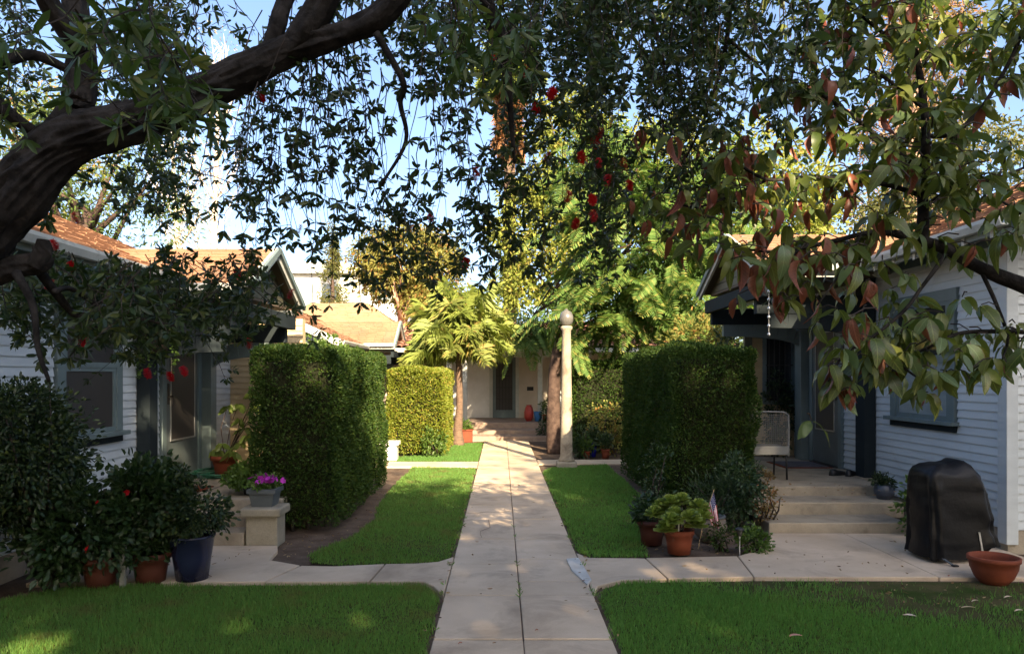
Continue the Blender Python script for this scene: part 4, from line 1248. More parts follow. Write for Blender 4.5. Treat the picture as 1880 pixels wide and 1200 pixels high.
# flag on a stick
fy = 7.42
s0, s1 = P(1293, 952, fy), P(1311, 898, fy)
R = thing('flag', 'small striped flag on a wooden stick beside the green rosettes', 'flag', Vector((s0.x - .05, fy, 0)))
MB().tube([(s0.x - .06, fy, -.03), s0, s1], .0045, 6).build('stick', 'wood', R)
nu, nv = 26, 38
h0, h1 = P(1310, 903, fy - .006), P(1299, 934, fy - .006)
V, Fc, mi = [], [], []
ends = [P(1322, 975, fy - .05), P(1308, 968, fy + .02)]
for j in range(nv + 1):
    v = j / nv
    for i in range(nu + 1):
        u = i / nu
        h_ = h0.lerp(h1, u)
        mid_ = Vector((h_.x + .035 - .02 * u, fy - .02, h_.z - .10))
        e_ = ends[0].lerp(ends[1], u)
        p = h_ * (1 - v) ** 2 + mid_ * 2 * v * (1 - v) + e_ * v * v
        p.y += .022 * math.sin(u * 9 + v * 2) * (.25 + v)
        V.append(tuple(p))
for j in range(nv):
    for i in range(nu):
        a = j * (nu + 1) + i
        Fc.append((a, a + 1, a + nu + 2, a + nu + 1))
        stripe = int(i / 2)
        if j < nv * .4 and i < 14:
            mi.append(1 if (i % 3 == 1 and j % 3 == 1) else 2)
        else: mi.append(0 if stripe % 2 == 0 else 1)
b = MB(); b.v = V; b.f = Fc; b.m = mi
b.build('cloth', ['flag_red', 'flag_white', 'flag_blue'], R, smooth=True)
# stone urn
R = thing('stone_urn', 'squat stone urn with a greenish rim beside the small flag', 'urn', (2.12, 7.75, 0))
MB().lathe([(.09, -.02), (.15, .05), (.17, .13), (.155, .2), (.14, .215)], (2.12, 7.75, 0), 24).build('bowl', 'stone_dark', R, smooth=True)
MB().lathe([(.14, .215), (.158, .22), (.16, .235), (.145, .24), (.13, .236), (.12, .19)], (2.12, 7.75, 0), 24, cap_bottom=False).build('rim', 'planter_grey', R, smooth=True)
p_, d_ = clumps((2.12, 7.75, .26), (.1, .1, .05), 10, 30, .05); leaves('foliage', p_, d_, .04, .02, 'rose_leaf', R)
# blue pot on the step
R = potted('round slate blue pot with a succulent at the right end of the steps', (4.40, 8.76, .241), .07, .075, .02, 'glaze_grey', .005, .005)
MB().lathe([(.06, .0), (.105, .05), (.115, .10), (.10, .155), (.085, .165), (.075, .165), (.07, .14)], (4.40, 8.76, .243), 22).build('bowl', 'glaze_grey', R, smooth=True)
p_, d_ = clumps((4.38, 8.78, .44), (.11, .1, .05), 12, 30, .05); leaves('foliage', p_, d_, .05, .02, 'shrub_leaf', R)
shrub('shrub', 'thin yellowish green shrub between the steps and the covered grill', 'shrub', (4.28, 7.85, .3), (.13, .2, .3), 18, 30, .09, .055, .03, 'trail_leaf', stems=6)

M['chair_grey'] = surf('chair_grey', (.19, .20, .20), (.16, .165, .165), .5, 8, fine=60, bump=.05)
# mesh backed metal chair on the porch
R = thing('metal_chair', 'white metal mesh chair on the right porch beside the hedge', 'chair', (3.38, 9.75, .353))
cx0, cx1, cy = 3.14, 3.60, 9.55
b = MB(); b.tube(polyline([(cx0, cy, .76), (cx0, cy, 1.1), (cx0 + .02, cy, 1.17), (cx0 + .09, cy, 1.2), (cx1 - .09, cy, 1.2), (cx1 - .02, cy, 1.17), (cx1, cy, 1.1), (cx1, cy, .64)], 4), .013, 8)
b.build('back_frame', 'chair_grey', R, smooth=True)
b = MB()
x = cx0 + .03
while x < cx1 - .01:
    b.box(x - .002, x + .002, cy - .002, cy + .002, .78, 1.18); x += .024
z = .80
while z < 1.18:
    b.box(cx0 + .01, cx1 - .01, cy - .003, cy + .001, z - .002, z + .002); z += .024
b.build('mesh', 'chair_grey', R, kind='stuff')
MB().box(cx0, cx1, cy - .012, cy + .012, .665, .775).build('back_rail', 'chair_grey', R, bevel=.006)
MB().box(cx0, cx1, cy + .02, cy + .45, .74, .765).build('seat', 'chair_grey', R, bevel=.008)
for x in (cx0 + .02, cx1 - .02):
    for y in (cy + .03, cy + .43):
        MB().tube([(x, y, .74), (x, y + (.03 if y > cy + .2 else -.03), .354)], .012, 7).build('leg', 'black', R, smooth=True)
# rain chain at the hood corner
R = thing('rain_chain', 'pale rain chain hanging from the gutter corner of the right hood', 'rain chain', (3.2, 9.16, 2.2))
MB().box(3.19, 3.25, 9.15, 9.2, 2.82, 2.93).build('outlet', 'white', R)
z = 2.8; k = 0
while z > 2.15:
    if k % 2 == 0: MB().lathe([(.004, 0), (.02, -.02), (.014, -.045), (.003, -.05)], (3.22, 9.17, z), 8).build('cup', 'alu', R, smooth=True)
    else: MB().tube([(3.22, 9.17, z), (3.22, 9.17, z - .055)], .003, 5).build('ring', 'alu', R)
    z -= .052; k += 1

# covered grill
R = thing('covered_grill', 'barbecue grill under a black vinyl cover beside the right steps', 'grill', (3.95, 6.98, 0))
levels = [(.035, 3.785, 4.40, 6.70, 7.16), (.10, 3.787, 4.395, 6.70, 7.16), (.25, 3.79, 4.37, 6.705, 7.155), (.42, 3.79, 4.345, 6.71, 7.15), (.58, 3.785, 4.315, 6.715, 7.145), (.70, 3.785, 4.285, 6.72, 7.14), (.775, 3.79, 4.25, 6.73, 7.135),
          (.815, 3.815, 4.225, 6.75, 7.12), (.855, 3.87, 4.19, 6.78, 7.09), (.89, 3.94, 4.14, 6.82, 7.05), (.905, 3.99, 4.10, 6.86, 7.01), (.91, 4.03, 4.06, 6.90, 6.98)]
NS = 72
V, Fc = [], []
def sec(x0, x1, y0, y1, k, ex=.28):
    a = 2 * PI * k / NS
    cx, cy_ = (x0 + x1) / 2, (y0 + y1) / 2
    ca, sa = math.cos(a), math.sin(a)
    return cx + (x1 - x0) / 2 * math.copysign(abs(ca) ** ex, ca), cy_ + (y1 - y0) / 2 * math.copysign(abs(sa) ** ex, sa)
fine_levels = []
for (l0, l1) in zip(levels, levels[1:]):
    m_ = max(1, int((l1[0] - l0[0]) / .03))
    for q in range(m_): fine_levels.append(tuple(l0[i] + (l1[i] - l0[i]) * q / m_ for i in range(5)))
fine_levels.append(levels[-1])
for li, lv in enumerate(fine_levels):
    z = lv[0]
    for k in range(NS):
        x, y = sec(*lv[1:], k)
        p = Vector((x, y, z))
        t = min(1, (z - .03) / .7)
        fold = .016 * (1.08 - t) * math.sin(k * .9 + 2.5 * noise.noise(Vector((x * 3, y * 3, z * 1.2)))) 
        wr = .014 * noise.noise(p * 5.2 + Vector((3, 1, 7))) + .016 * (1 - 2.4 * abs(noise.noise(Vector((p.x * 7 + p.z * 3, p.y * 7, p.z * 5 - p.x * 3)))))  * .6 + .010 * max(0, z - .45) * (1 - 3 * abs(noise.noise(Vector((p.x * 9, p.y * 9 + p.z * 6, p.z * 8 - p.x * 5))))) * 2 + .006 * noise.noise(p * 17)
        dv = Vector((x - 4.05, y - 6.93, 0)).normalized()
        p += dv * (fold + wr)
        p.z += .012 * noise.noise(p * 6) + (-.04 * math.exp(-((x - 4.0) / .07) ** 2) if z > .8 else 0)
        if z < .3 and x > 4.1 and y < 6.9: p.z += (.3 - z) * .42 * min(1, (x - 4.1) / .2)
        V.append(tuple(p))
nl = len(fine_levels)
for i in range(nl - 1):
    for k in range(NS):
        k2 = (k + 1) % NS
        Fc.append((i * NS + k, i * NS + k2, (i + 1) * NS + k2, (i + 1) * NS + k))
Fc.append(tuple((nl - 1) * NS + k for k in range(NS)))
b = MB(); b.add(V, Fc); b.build('cover', 'black_vinyl', R, smooth=True)
for x, y in ((3.86, 6.8), (4.26, 6.8), (3.86, 7.08), (4.26, 7.08)):
    MB().box(x - .018, x + .018, y - .018, y + .018, .0, .6).build('leg', 'black', R)
for x in (4.2, 3.7):
    MB().lathe([(.07, -.02), (.075, -.01), (.075, .01), (.07, .02), (.02, .022)], (0, 0, 0), 18).build('wheel', 'black', R, smooth=True)
for w_ in [o for o in R.children if o.name.startswith('wheel')]:
    i = 0 if w_.name == 'wheel' else 1
    me = w_.data
    for v in me.vertices: v.co += R.location       # built about the origin
    w_.location = Vector((4.3 if i == 0 else 3.84, 7.0, .078)) - R.location; w_.rotation_euler = (0, PI / 2, 0)
MB().bar((4.02, 6.76, .12), (4.34, 6.8, .17), .02, .02).build('cart_rail', 'alu', R)
MB().bar((4.2, 6.70, .28), (4.235, 6.69, .05), .014, .014).build('cart_strut', 'alu', R)
MB().bar((3.88, 6.70, .05), (3.93, 6.6, .004), .028, .006).build('strap', 'planter_grey', R)
MB().box(3.91, 3.955, 6.585, 6.63, .004, .016).build('buckle', 'black', R)
# bowl
R = thing('terracotta_bowl', 'empty wide terracotta bowl on the soil beside the covered grill', 'bowl', (3.98, 6.16, -.03))
MB().lathe([(.09, 0), (.14, .06), (.172, .14), (.178, .19), (.19, .195), (.192, .225), (.175, .23), (.165, .19), (.15, .12), (.09, .05), (.001, .045)], (3.98, 6.16, -.03), 36).build('bowl', 'terracotta', R, smooth=True)

# ------------------------------------------------------------------ lamp post and small things down the court
R = thing('lamp_post', 'pale concrete lamp post with a round globe right of the path', 'lamp post', (1.2, 14.0, 0))
MB().box(1.02, 1.38, 13.82, 14.18, -.05, .09).build('plinth', 'stone', R, bevel=.02)
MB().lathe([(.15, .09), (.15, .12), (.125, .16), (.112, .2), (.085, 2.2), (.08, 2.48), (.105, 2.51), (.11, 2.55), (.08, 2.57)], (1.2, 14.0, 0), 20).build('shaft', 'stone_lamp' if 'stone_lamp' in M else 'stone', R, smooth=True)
MB().lathe([(.07, 2.57), (.105, 2.61), (.128, 2.68), (.125, 2.75), (.095, 2.82), (.05, 2.85), (.03, 2.86), (.02, 2.88), (.001, 2.885)], (1.2, 14.0, 0), 20).build('globe', 'lamp_globe', R, smooth=True)
pd = thing('stone_pedestal', 'small pale pedestal between the two left hedges', 'pedestal', (-2.2, 15.1, 0))
MB().box(-2.36, -2.06, 15.0, 15.3, -.04, .28).build('block', 'white', pd, bevel=.01)
MB().box(-2.40, -2.02, 14.96, 15.34, .282, .36).build('cap', 'white', pd, bevel=.015)
for lab, x, y, w_, h_ in (('terracotta box planter right of the young palm trunk', -.85, 19.3, .3, .26), ('terracotta box planter left of the young palm trunk', -1.42, 19.4, .34, .24)):
    R = thing('box_planter', lab, 'planter', (x, y, 0))
    b = MB(); b.box(x - w_, x + w_ * .4, y, y + .25, -.03, h_); b.build('trough', 'terracotta', R, bevel=.01)
    MB().box(x - w_ - .02, x + w_ * .4 + .02, y - .02, y + .27, h_ + .001, h_ + .04).build('rim', 'terracotta', R, bevel=.008)
    p_, d_ = clumps((x - w_ * .3, y + .12, h_ + .15), (w_ * .6, .12, .12), 12, 26, .09); leaves('foliage', p_, d_, .08, .03, 'trail_leaf', R)
for lab, x, y, z, r, h_, mt, pm in (('small terracotta pot left of the blue pot by the shaded hedge', 1.72, 15.35, -.02, .07, .16, 'terracotta', 'trail_leaf'),
                          ('small terracotta pot with blades, right of the blue pot', 2.1, 15.35, -.02, .085, .2, 'terracotta', 'rose_leaf'),
                          ('bright blue glazed pot at the foot of the shaded hedge', 1.87, 15.6, .0, .09, .28, 'cobalt', 'rose_leaf'),
                          ('terracotta pot on the court house porch by the white post', 1.3, 21.7, .36, .13, .2, 'terracotta', 'trail_leaf')):
    R = potted(lab, (x, y, z), r * .75, r, h_, mt, .015, .03)
    p_, d_ = clumps((x, y, z + h_ + r * 1.6), (r * 1.3, r * 1.3, r * 1.6), 12, 22, .06); leaves('foliage', p_, d_ + np.array([0, 0, .4]), .10, .02, pm, R)
R = thing('urn', 'tall red jar standing on the court house porch', 'jar', (.8, 21.9, .36))
MB().lathe([(.08, 0), (.13, .1), (.14, .25), (.1, .4), (.07, .44), (.09, .46)], (.8, 21.9, .36), 16).build('jar', 'red_paint', R, smooth=True)
R = thing('bucket', 'blue bucket beside the red jar on the far porch', 'bucket', (1.05, 21.8, .36))
MB().lathe([(.09, 0), (.12, .26), (.125, .28), (.11, .28), (.08, .02)], (1.05, 21.8, .36), 16).build('pail', 'blue_paint', R, smooth=True)
b = MB(); b.tube([(.93, 21.8, .62), (1.0, 21.75, .72), (1.1, 21.75, .72), (1.17, 21.8, .62)], .006, 5); b.build('handle', 'alu', R)
# folded white chair on the far porch
R = thing('white_chair', 'white chair on the court house porch right of the post', 'chair', (1.6, 22.3, .36))
MB().box(1.4, 1.8, 22.1, 22.5, .76, .8).build('seat', 'white', R, bevel=.01); MB().box(1.4, 1.8, 22.48, 22.52, .8, 1.25).build('backrest', 'white', R, bevel=.01)
for x in (1.42, 1.78):
    for y in (22.12, 22.48): MB().box(x - .02, x + .02, y - .02, y + .02, .36, .76).build('leg', 'white', R)

M['litter'] = leafy('litter', (.20, .12, .06), (.34, .25, .14), .1, .8, .1, c3=(.08, .05, .03))
# fallen leaves and litter
def fallen(label, x, y, L, W, mat, rz):
    me = bpy.data.meshes.new('fallen_leaf'); V = []; n = 6
    for i in range(n + 1):
        t = i / n; w_ = W * math.sin(PI * min(max(t, .03), .97)) ** .8 / 2; zz = .006 * math.sin(t * 3.0) + .004
        V += [(t * L - L / 2, -w_, zz + .006), (t * L - L / 2, 0, zz), (t * L - L / 2, w_, zz + .005)]
    Fs = [q for i in range(n) for q in ((i * 3, i * 3 + 1, i * 3 + 4, i * 3 + 3), (i * 3 + 1, i * 3 + 2, i * 3 + 5, i * 3 + 4))]
    me.from_pydata(V, [], Fs); me.materials.append(M[mat])
    o = bpy.data.objects.new('fallen_leaf', me); COL.objects.link(o); o.location = (x, y, .0); o.rotation_euler = (random.uniform(-.15, .15), random.uniform(-.15, .15), rz)
    tag(o, label, 'leaf', 'fallen leaves on the right lawn and soil')
q = G(1461, 1174); fallen('curled pink fallen leaf on the right lawn', q.x, q.y, .085, .05, 'leaf_pink', .2); bpy.data.objects['fallen_leaf'].location.z = .02
for px_, py_, L_, mt, lab, rz in ((1778, 1116, .11, 'leaf_fallen', 'long pale dry leaf on the bare soil below the terracotta bowl', -.1), (1670, 1131, .10, 'leaf_fallen', 'twisted dry leaf at the edge of the grass and soil', -.6),
        (1790, 1104, .07, 'leaf_fallen', 'short dry leaf just above the long pale leaf', .3), (1850, 1097, .07, 'leaf_fallen', 'dark dry leaf on the soil right of the pale leaves', .1),
        (1870, 1122, .08, 'leaf_fallen', 'dry leaf on the soil at the right edge of the picture', .2), (1742, 1058, .05, 'leaf_rust', 'brown leaf at the path edge below the covered grill', .8),
        (1535, 1066, .05, 'leaf_rust', 'small brown leaf at the soil edge of the right side path', .4), (1048, 1000, .05, 'leaf_fallen', 'dry leaf at the lawn edge beside the main path', .2),
        (1135, 1168, .035, 'leaf_pink', 'pink scrap at the right edge of the main path', 1.2), (985, 1158, .03, 'leaf_rust', 'dark speck of leaf on the main path', .7), (845, 1182, .03, 'leaf_rust', 'second dark speck of leaf, on the left half of the main path', .3)):
    q = G(px_, py_); fallen(lab, q.x, q.y, L_ * .85, L_ * .3, mt, rz)

# dark iron railing at the back of the left porch
R = thing('iron_fence', 'dark iron railing behind the terracotta pot on the left porch', 'fence', (-3.0, 10.7, FL))
for k in range(11):
    x = -3.45 + k * .085
    MB().box(x - .007, x + .007, 10.69, 10.705, FL, FL + .62).build('bar', 'iron', R)
for z in (.06, .6): MB().box(-3.48, -2.57, 10.706, 10.722, FL + z, FL + z + .025).build('rail', 'iron', R)

# leaf litter along the path edges, in the beds and on the bare soil
pts, dirs = [], []
def litter(n, x0, x1, y0, y1, z):
    for _ in range(n):
        a = random.uniform(0, 2 * PI)
        pts.append((random.uniform(x0, x1), random.uniform(y0, y1), z + random.uniform(0, .012))); dirs.append((math.cos(a), math.sin(a), random.uniform(-.15, .3)))
litter(40, PX0 - .05, PX0 + .03, 3.8, 13, .004); litter(46, PX1 - .04, PX1 + .06, 3.8, 13, .004); litter(26, PX0, PX1, 3.9, 12, .004)
litter(90, -1.75, -1.4, 7.6, 11.4, -.03); litter(60, -2.4, -1.6, 7.0, 8.1, -.03); litter(110, 2.0, 5.2, 5.4, 6.2, -.02); litter(70, 1.4, 2.6, 7.0, 8.6, -.025)
litter(60, -4.0, -2.3, 6.1, 7.4, .004); litter(50, 1.4, 4.6, 6.3, 8.0, .004); litter(60, -5.0, -3.2, 5.0, 6.1, -.02); litter(40, 2.9, 4.4, 8.1, 9.2, .36)
lt = leaves('leaf_litter', pts, dirs, RNG.uniform(.015, .05, len(pts)), RNG.uniform(.008, .016, len(pts)), 'litter', None, 'stuff', fold=.3)
tag(lt, kind='stuff')

# small weeds in the path joints and along the slab edges
pts, dirs = [], []
def weeds(n, x, y0, y1, sp=.012):
    for _ in range(n):
        if random.random() < .35: cx, cy_ = x + random.gauss(0, sp), random.uniform(y0, y1)
        else: cx, cy_ = x + random.gauss(0, sp), random.choice(WEED_SPOTS) + random.gauss(0, .05)
        for k in range(4):
            pts.append((cx + random.gauss(0, .006), cy_ + random.gauss(0, .006), -.006)); dirs.append((random.gauss(0, .7), random.gauss(0, .7), 1))
WEED_SPOTS = [4.9, 5.8, 6.7, 7.8, 8.4, 9.6, 10.9, 12.2]
weeds(46, PX0 - .012, 4, 13); weeds(46, PX1 + .012, 4, 13); weeds(9, PXC, 4, 13, .004)
tag(leaves('weeds', pts, dirs, RNG.uniform(.02, .06, len(pts)), .006, 'grass', None, 'stuff'), kind='stuff')

# ------------------------------------------------------------------ bottlebrush tree overhead
def px_r(w, Y): return w * .5 * Y / F

BT = thing('bottlebrush_tree', 'weeping bottlebrush tree with a thick leaning dark trunk and red flowers', 'tree', (-3.15, 3.25, 0))
TY = 3.2
tpts = [Vector((-3.2, 3.3, -.1)), Vector((-2.95, 3.25, .6)), Vector((-2.55, 3.2, 1.55)), P(-60, 470, TY), P(20, 368, TY), P(110, 268, TY), P(215, 232, TY), P(330, 190, TY), P(430, 140, TY), P(540, 88, TY), P(640, 58, TY - .05), P(700, 25, TY - .1), P(770, -50, TY - .15), P(860, -190, TY - .2)]
tw = [124, 116, 106, 96, 92, 82, 68, 62, 58, 48, 40, 36, 33, 26]
n_ = 16
b = MB(); b.bark(polyline(tpts, n_), [px_r(w, TY) for w in lerp_list(tw, n_)], 84, .20, .16)
b.build('trunk', 'bark', BT, smooth=True)
def limb(pix, widths, Y0, Y1, n=6, sides=14, lump=.14):
    b = MB(); k = len(pix)
    pts = [P(x, y, Y0 + (Y1 - Y0) * i / (k - 1)) for i, (x, y) in enumerate(pix)]
    if max(widths) > 30: b.bark(polyline(pts, 12), [px_r(w, Y0) for w in lerp_list(widths, 12)], 44, .20, lump)
    else: b.tube(polyline(pts, n), [px_r(w, Y0) for w in lerp_list(widths, n)], sides, lump=lump, ridges=5)
    b.build('limb', 'bark', BT, smooth=True)
    return pts
limb([(95, 270), (140, 190), (150, 100), (140, 20), (120, -80)], [56, 50, 44, 44, 40], 3.2, 3.25)
limb([(150, 90), (110, 40), (70, -30)], [40, 34, 30], 3.2, 3.0)
limb([(485, 125), (505, 60), (520, 10), (545, -70)], [34, 32, 28, 24], 3.2, 3.3)
limb([(530, 95), (565, 50), (595, 0), (640, -90)], [44, 48, 46, 38], 3.2, 3.1)
limb([(560, 80), (620, 62), (690, 40), (735, -5)], [26, 34, 38, 36], 3.2, 3.12)
limb([(-150, 560), (-40, 510), (30, 490), (70, 484), (92, 470)], [44, 44, 40, 38, 22], 3.2, 3.3)
limb([(62, 490), (78, 460), (80, 440)], [30, 34, 20], 3.25, 3.25, lump=.3)
limb([(70, 495), (100, 535), (140, 580), (190, 610), (250, 640)], [20, 17, 13, 9, 6], 3.3, 3.8, sides=8, lump=.05)
limb([(100, 535), (130, 530), (180, 560), (240, 580), (330, 600)], [11, 10, 9, 7, 5], 3.3, 3.9, sides=8, lump=.05)
limb([(30, 500), (60, 560), (70, 640), (90, 700)], [18, 14, 10, 7], 3.2, 3.1, sides=8, lump=.05)
limb([(0, 110), (-30, 160), (20, 210), (60, 240)], [26, 26, 24, 22], 3.0, 3.2, sides=8)
limb([(0, 115), (60, 100), (130, 130)], [22, 20, 18], 3.0, 3.2, sides=8)
limb([(690, 60), (740, 150), (735, 190), (745, 260), (700, 340)], [14, 12, 10, 8, 6], 3.1, 3.3, sides=8, lump=.05)
limb([(870, -60), (905, 40), (925, 95), (935, 180), (945, 300)], [32, 28, 24, 12, 6], 3.0, 3.4, sides=8, lump=.05)
limb([(735, -5), (850, -120), (1000, -180), (1200, -160), (1340, -90)], [36, 30, 26, 20, 12], 3.1, 3.6, sides=10)
limb([(1000, -180), (1100, -120), (1180, -20), (1220, 120)], [22, 18, 12, 6], 3.3, 3.6, sides=8, lump=.05)
limb([(1340, -90), (1335, 70), (1300, 200), (1260, 290)], [14, 9, 6, 4], 3.6, 3.7, sides=8, lump=.04)
limb([(1335, 70), (1400, 130), (1440, 200)], [7, 5, 3], 3.6, 3.7, sides=6, lump=.04)
TW = MB(); LP, LD, LL = [], [], []
def strand(top, drop, drift, spacing, whorl, L, wig=.05, gap=(0, 0), dense_from=0.0, thick=.0022):
    """one hanging twig with its leaves in whorls"""
    n = max(4, int(drop / .08))
    pts = []
    ph = random.uniform(0, 6)
    ph2 = random.uniform(0, 6); kink = random.uniform(0, 9)
    for i in range(n + 1):
        t = i / n
        pts.append(top + Vector((drift.x * t ** .7 + wig * math.sin(ph + t * 4.2) * t + .02 * noise.noise(Vector((kink, t * drop * 7, 0))), drift.y * t ** .7 + wig * math.cos(ph2 + t * 3.7) * t + .02 * noise.noise(Vector((0, kink, t * drop * 7))), -drop * t)))
    TW.tube(pts, [thick * (1.6 - t / n) for t in range(n + 1)], 3, cap=False)
    def whorl_at(p, ax, k, L_, spread):
        a0 = random.uniform(0, 6)
        u = ax.cross(Vector((.3, .8, .5))).normalized(); w = ax.cross(u)
        for j in range(k):
            a = a0 + 2 * PI * j / k + random.uniform(-.4, .4)
            LP.append(p + ax * random.uniform(-.008, .008)); LD.append(u * math.cos(a) * spread + w * math.sin(a) * spread + ax * random.uniform(.0, .9) + Vector((0, 0, -.12))); LL.append(L_ * random.uniform(.55, 1.25))
    s = random.uniform(0, spacing)
    while s < drop:
        t = s / drop
        f = t * n; i = min(int(f), n - 1)
        p = pts[i].lerp(pts[i + 1], f - i); ax = (pts[i + 1] - pts[i]).normalized()
        if random.random() < .45:
            a = random.uniform(0, 2 * PI); l = random.uniform(.025, .11)
            d = Vector((math.cos(a), math.sin(a), random.uniform(-.9, .35))).normalized()
            e = p + d * l
            TW.tube([p, e], [thick * .8, thick * .5], 3, cap=False)
            whorl_at(e, d, random.randint(whorl - 1, whorl + 3), L * 1.1, .8)
            if l > .06: whorl_at(p.lerp(e, .55), d, max(3, whorl - 2), L, .9)
        else:
            whorl_at(p, ax, random.randint(max(2, whorl - 3), whorl), L, 1.0)
        s += spacing * random.uniform(.6, 1.6) * 1.35
    whorl_at(pts[-1], (pts[-1] - pts[-2]).normalized(), whorl + 2, L, .6)
    return pts

def zone(x0, x1, yt, yb0, yb1, n, Y0, Y1, spacing, whorl, L, **k):
    hubs = [(random.uniform(x0, x1), random.uniform(Y0, Y1), random.uniform(-30, 30)) for _ in range(max(2, n // 6))]
    for i in range(n):
        if random.random() < .8:
            hb_ = random.choice(hubs); x = hb_[0] + random.gauss(0, 17); Y = hb_[1] + random.gauss(0, .09)
        else:
            Y = random.uniform(Y0, Y1); x = random.uniform(x0, x1)
        top = P(x, random.uniform(*yt), Y); bot = random.uniform(yb0, yb1)
        drop = (bot - (HY - (top.z - EYE) * F / Y)) * Y / F
        if drop < .12: continue
        strand(top, drop, Vector((random.gauss(0, .13), random.gauss(0, .12), 0)), spacing * random.uniform(.7, 1.5), whorl, L, **k)
# long bare strands against the sky, clusters of leaves here and there
zone(395, 560, (60, 200), 210, 420, 16, 3.2, 4.0, .16, 6, .046)
zone(430, 690, (-40, 120), 160, 490, 26, 3.2, 4.2, .17, 7, .05)
zone(560, 870, (-80, 20), 150, 440, 30, 3.1, 4.3, .12, 7, .05)
zone(640, 870, (-80, 20), 60, 200, 26, 3.1, 4.3, .05, 7, .046)
zone(600, 850, (100, 300), 330, 480, 14, 3.4, 4.4, .13, 7, .048)
zone(430, 520, (180, 330), 390, 470, 9, 3.6, 4.4, .06, 7, .05)
# the dense curtain right of the path
zone(860, 1010, (-110, -30), 40, 180, 26, 3.1, 4.4, .04, 7, .05)
zone(1000, 1350, (-110, -30), 70, 230, 58, 3.1, 4.6, .04, 7, .046)
zone(960, 1330, (-60, 140), 220, 360, 24, 3.2, 4.6, .038, 7, .046)
zone(880, 1120, (120, 300), 340, 520, 22, 3.3, 4.6, .04, 7, .048)
zone(1300, 1500, (-100, 0), 60, 260, 34, 3.3, 4.6, .045, 6, .046)
zone(1180, 1330, (100, 220), 300, 440, 24, 3.4, 4.4, .06, 6, .046)
zone(700, 880, (330, 420), 460, 560, 14, 3.8, 4.4, .05, 7, .05)
# left: over the trunk and down in front of the left roof
zone(-60, 380, (-120, 40), 60, 270, 50, 3.25, 4.6, .04, 6, .05)
zone(180, 470, (180, 320), 280, 400, 22, 3.6, 4.8, .04, 7, .05)
zone(40, 320, (220, 330), 330, 430, 16, 3.6, 4.8, .05, 7, .048)
zone(0, 500, (455, 520), 520, 600, 84, 3.7, 4.9, .034, 8, .05, wig=.09)
zone(-20, 260, (470, 540), 560, 660, 54, 3.0, 4.4, .036, 8, .052, wig=.09)
zone(330, 470, (530, 560), 570, 630, 22, 3.9, 4.8, .036, 8, .05, wig=.08)
zone(300, 350, (520, 560), 640, 710, 4, 4.4, 4.8, .03, 7, .04)
zone(1040, 1330, (-110, -20), 60, 200, 36, 3.4, 4.6, .036, 7, .05)
zone(875, 970, (260, 380), 420, 530, 16, 3.7, 4.4, .05, 7, .05)
# some single long strands
for x, y0, y1, Y in ((583, 240, 625, 3.9), (612, 380, 560, 3.9), (548, 330, 470, 3.8), (660, 430, 560, 4.0), (772, 250, 390, 3.7), (500, 40, 330, 3.5), (850, 160, 420, 3.6), (795, 180, 400, 3.6), (455, 430, 560, 4.0)):
    t_ = P(x, y0, Y); strand(t_, (y1 - y0) * Y / F, Vector((random.gauss(0, .04), 0, 0)), .10, 6, .05, wig=.02)
TW.build('twigs', 'twig', BT, kind='stuff')
leaves('foliage', LP, LD, LL, np.array(LL) * .33, 'bottle_leaf', BT, 'stuff', fold=.12, mid=.5)
# nearer shoots with larger lighter leaves
TW = MB(); LP, LD, LL = [], [], []
zone(120, 350, (-60, 40), 90, 240, 15, 2.0, 2.6, .05, 6, .064)
zone(230, 350, (60, 140), 150, 250, 9, 2.0, 2.5, .05, 6, .062)
zone(-20, 200, (60, 160), 170, 260, 10, 2.3, 2.8, .06, 6, .06)
zone(740, 960, (-80, -10), 30, 130, 12, 2.2, 2.8, .06, 6, .065)
zone(860, 960, (30, 80), 110, 180, 8, 2.4, 2.9, .05, 6, .065)
TW.build('twigs', 'twig', BT, kind='stuff')
leaves('foliage', LP, LD, LL, np.array(LL) * .25, 'bottle_leaf_near', BT, 'stuff', fold=.12, mid=.5)
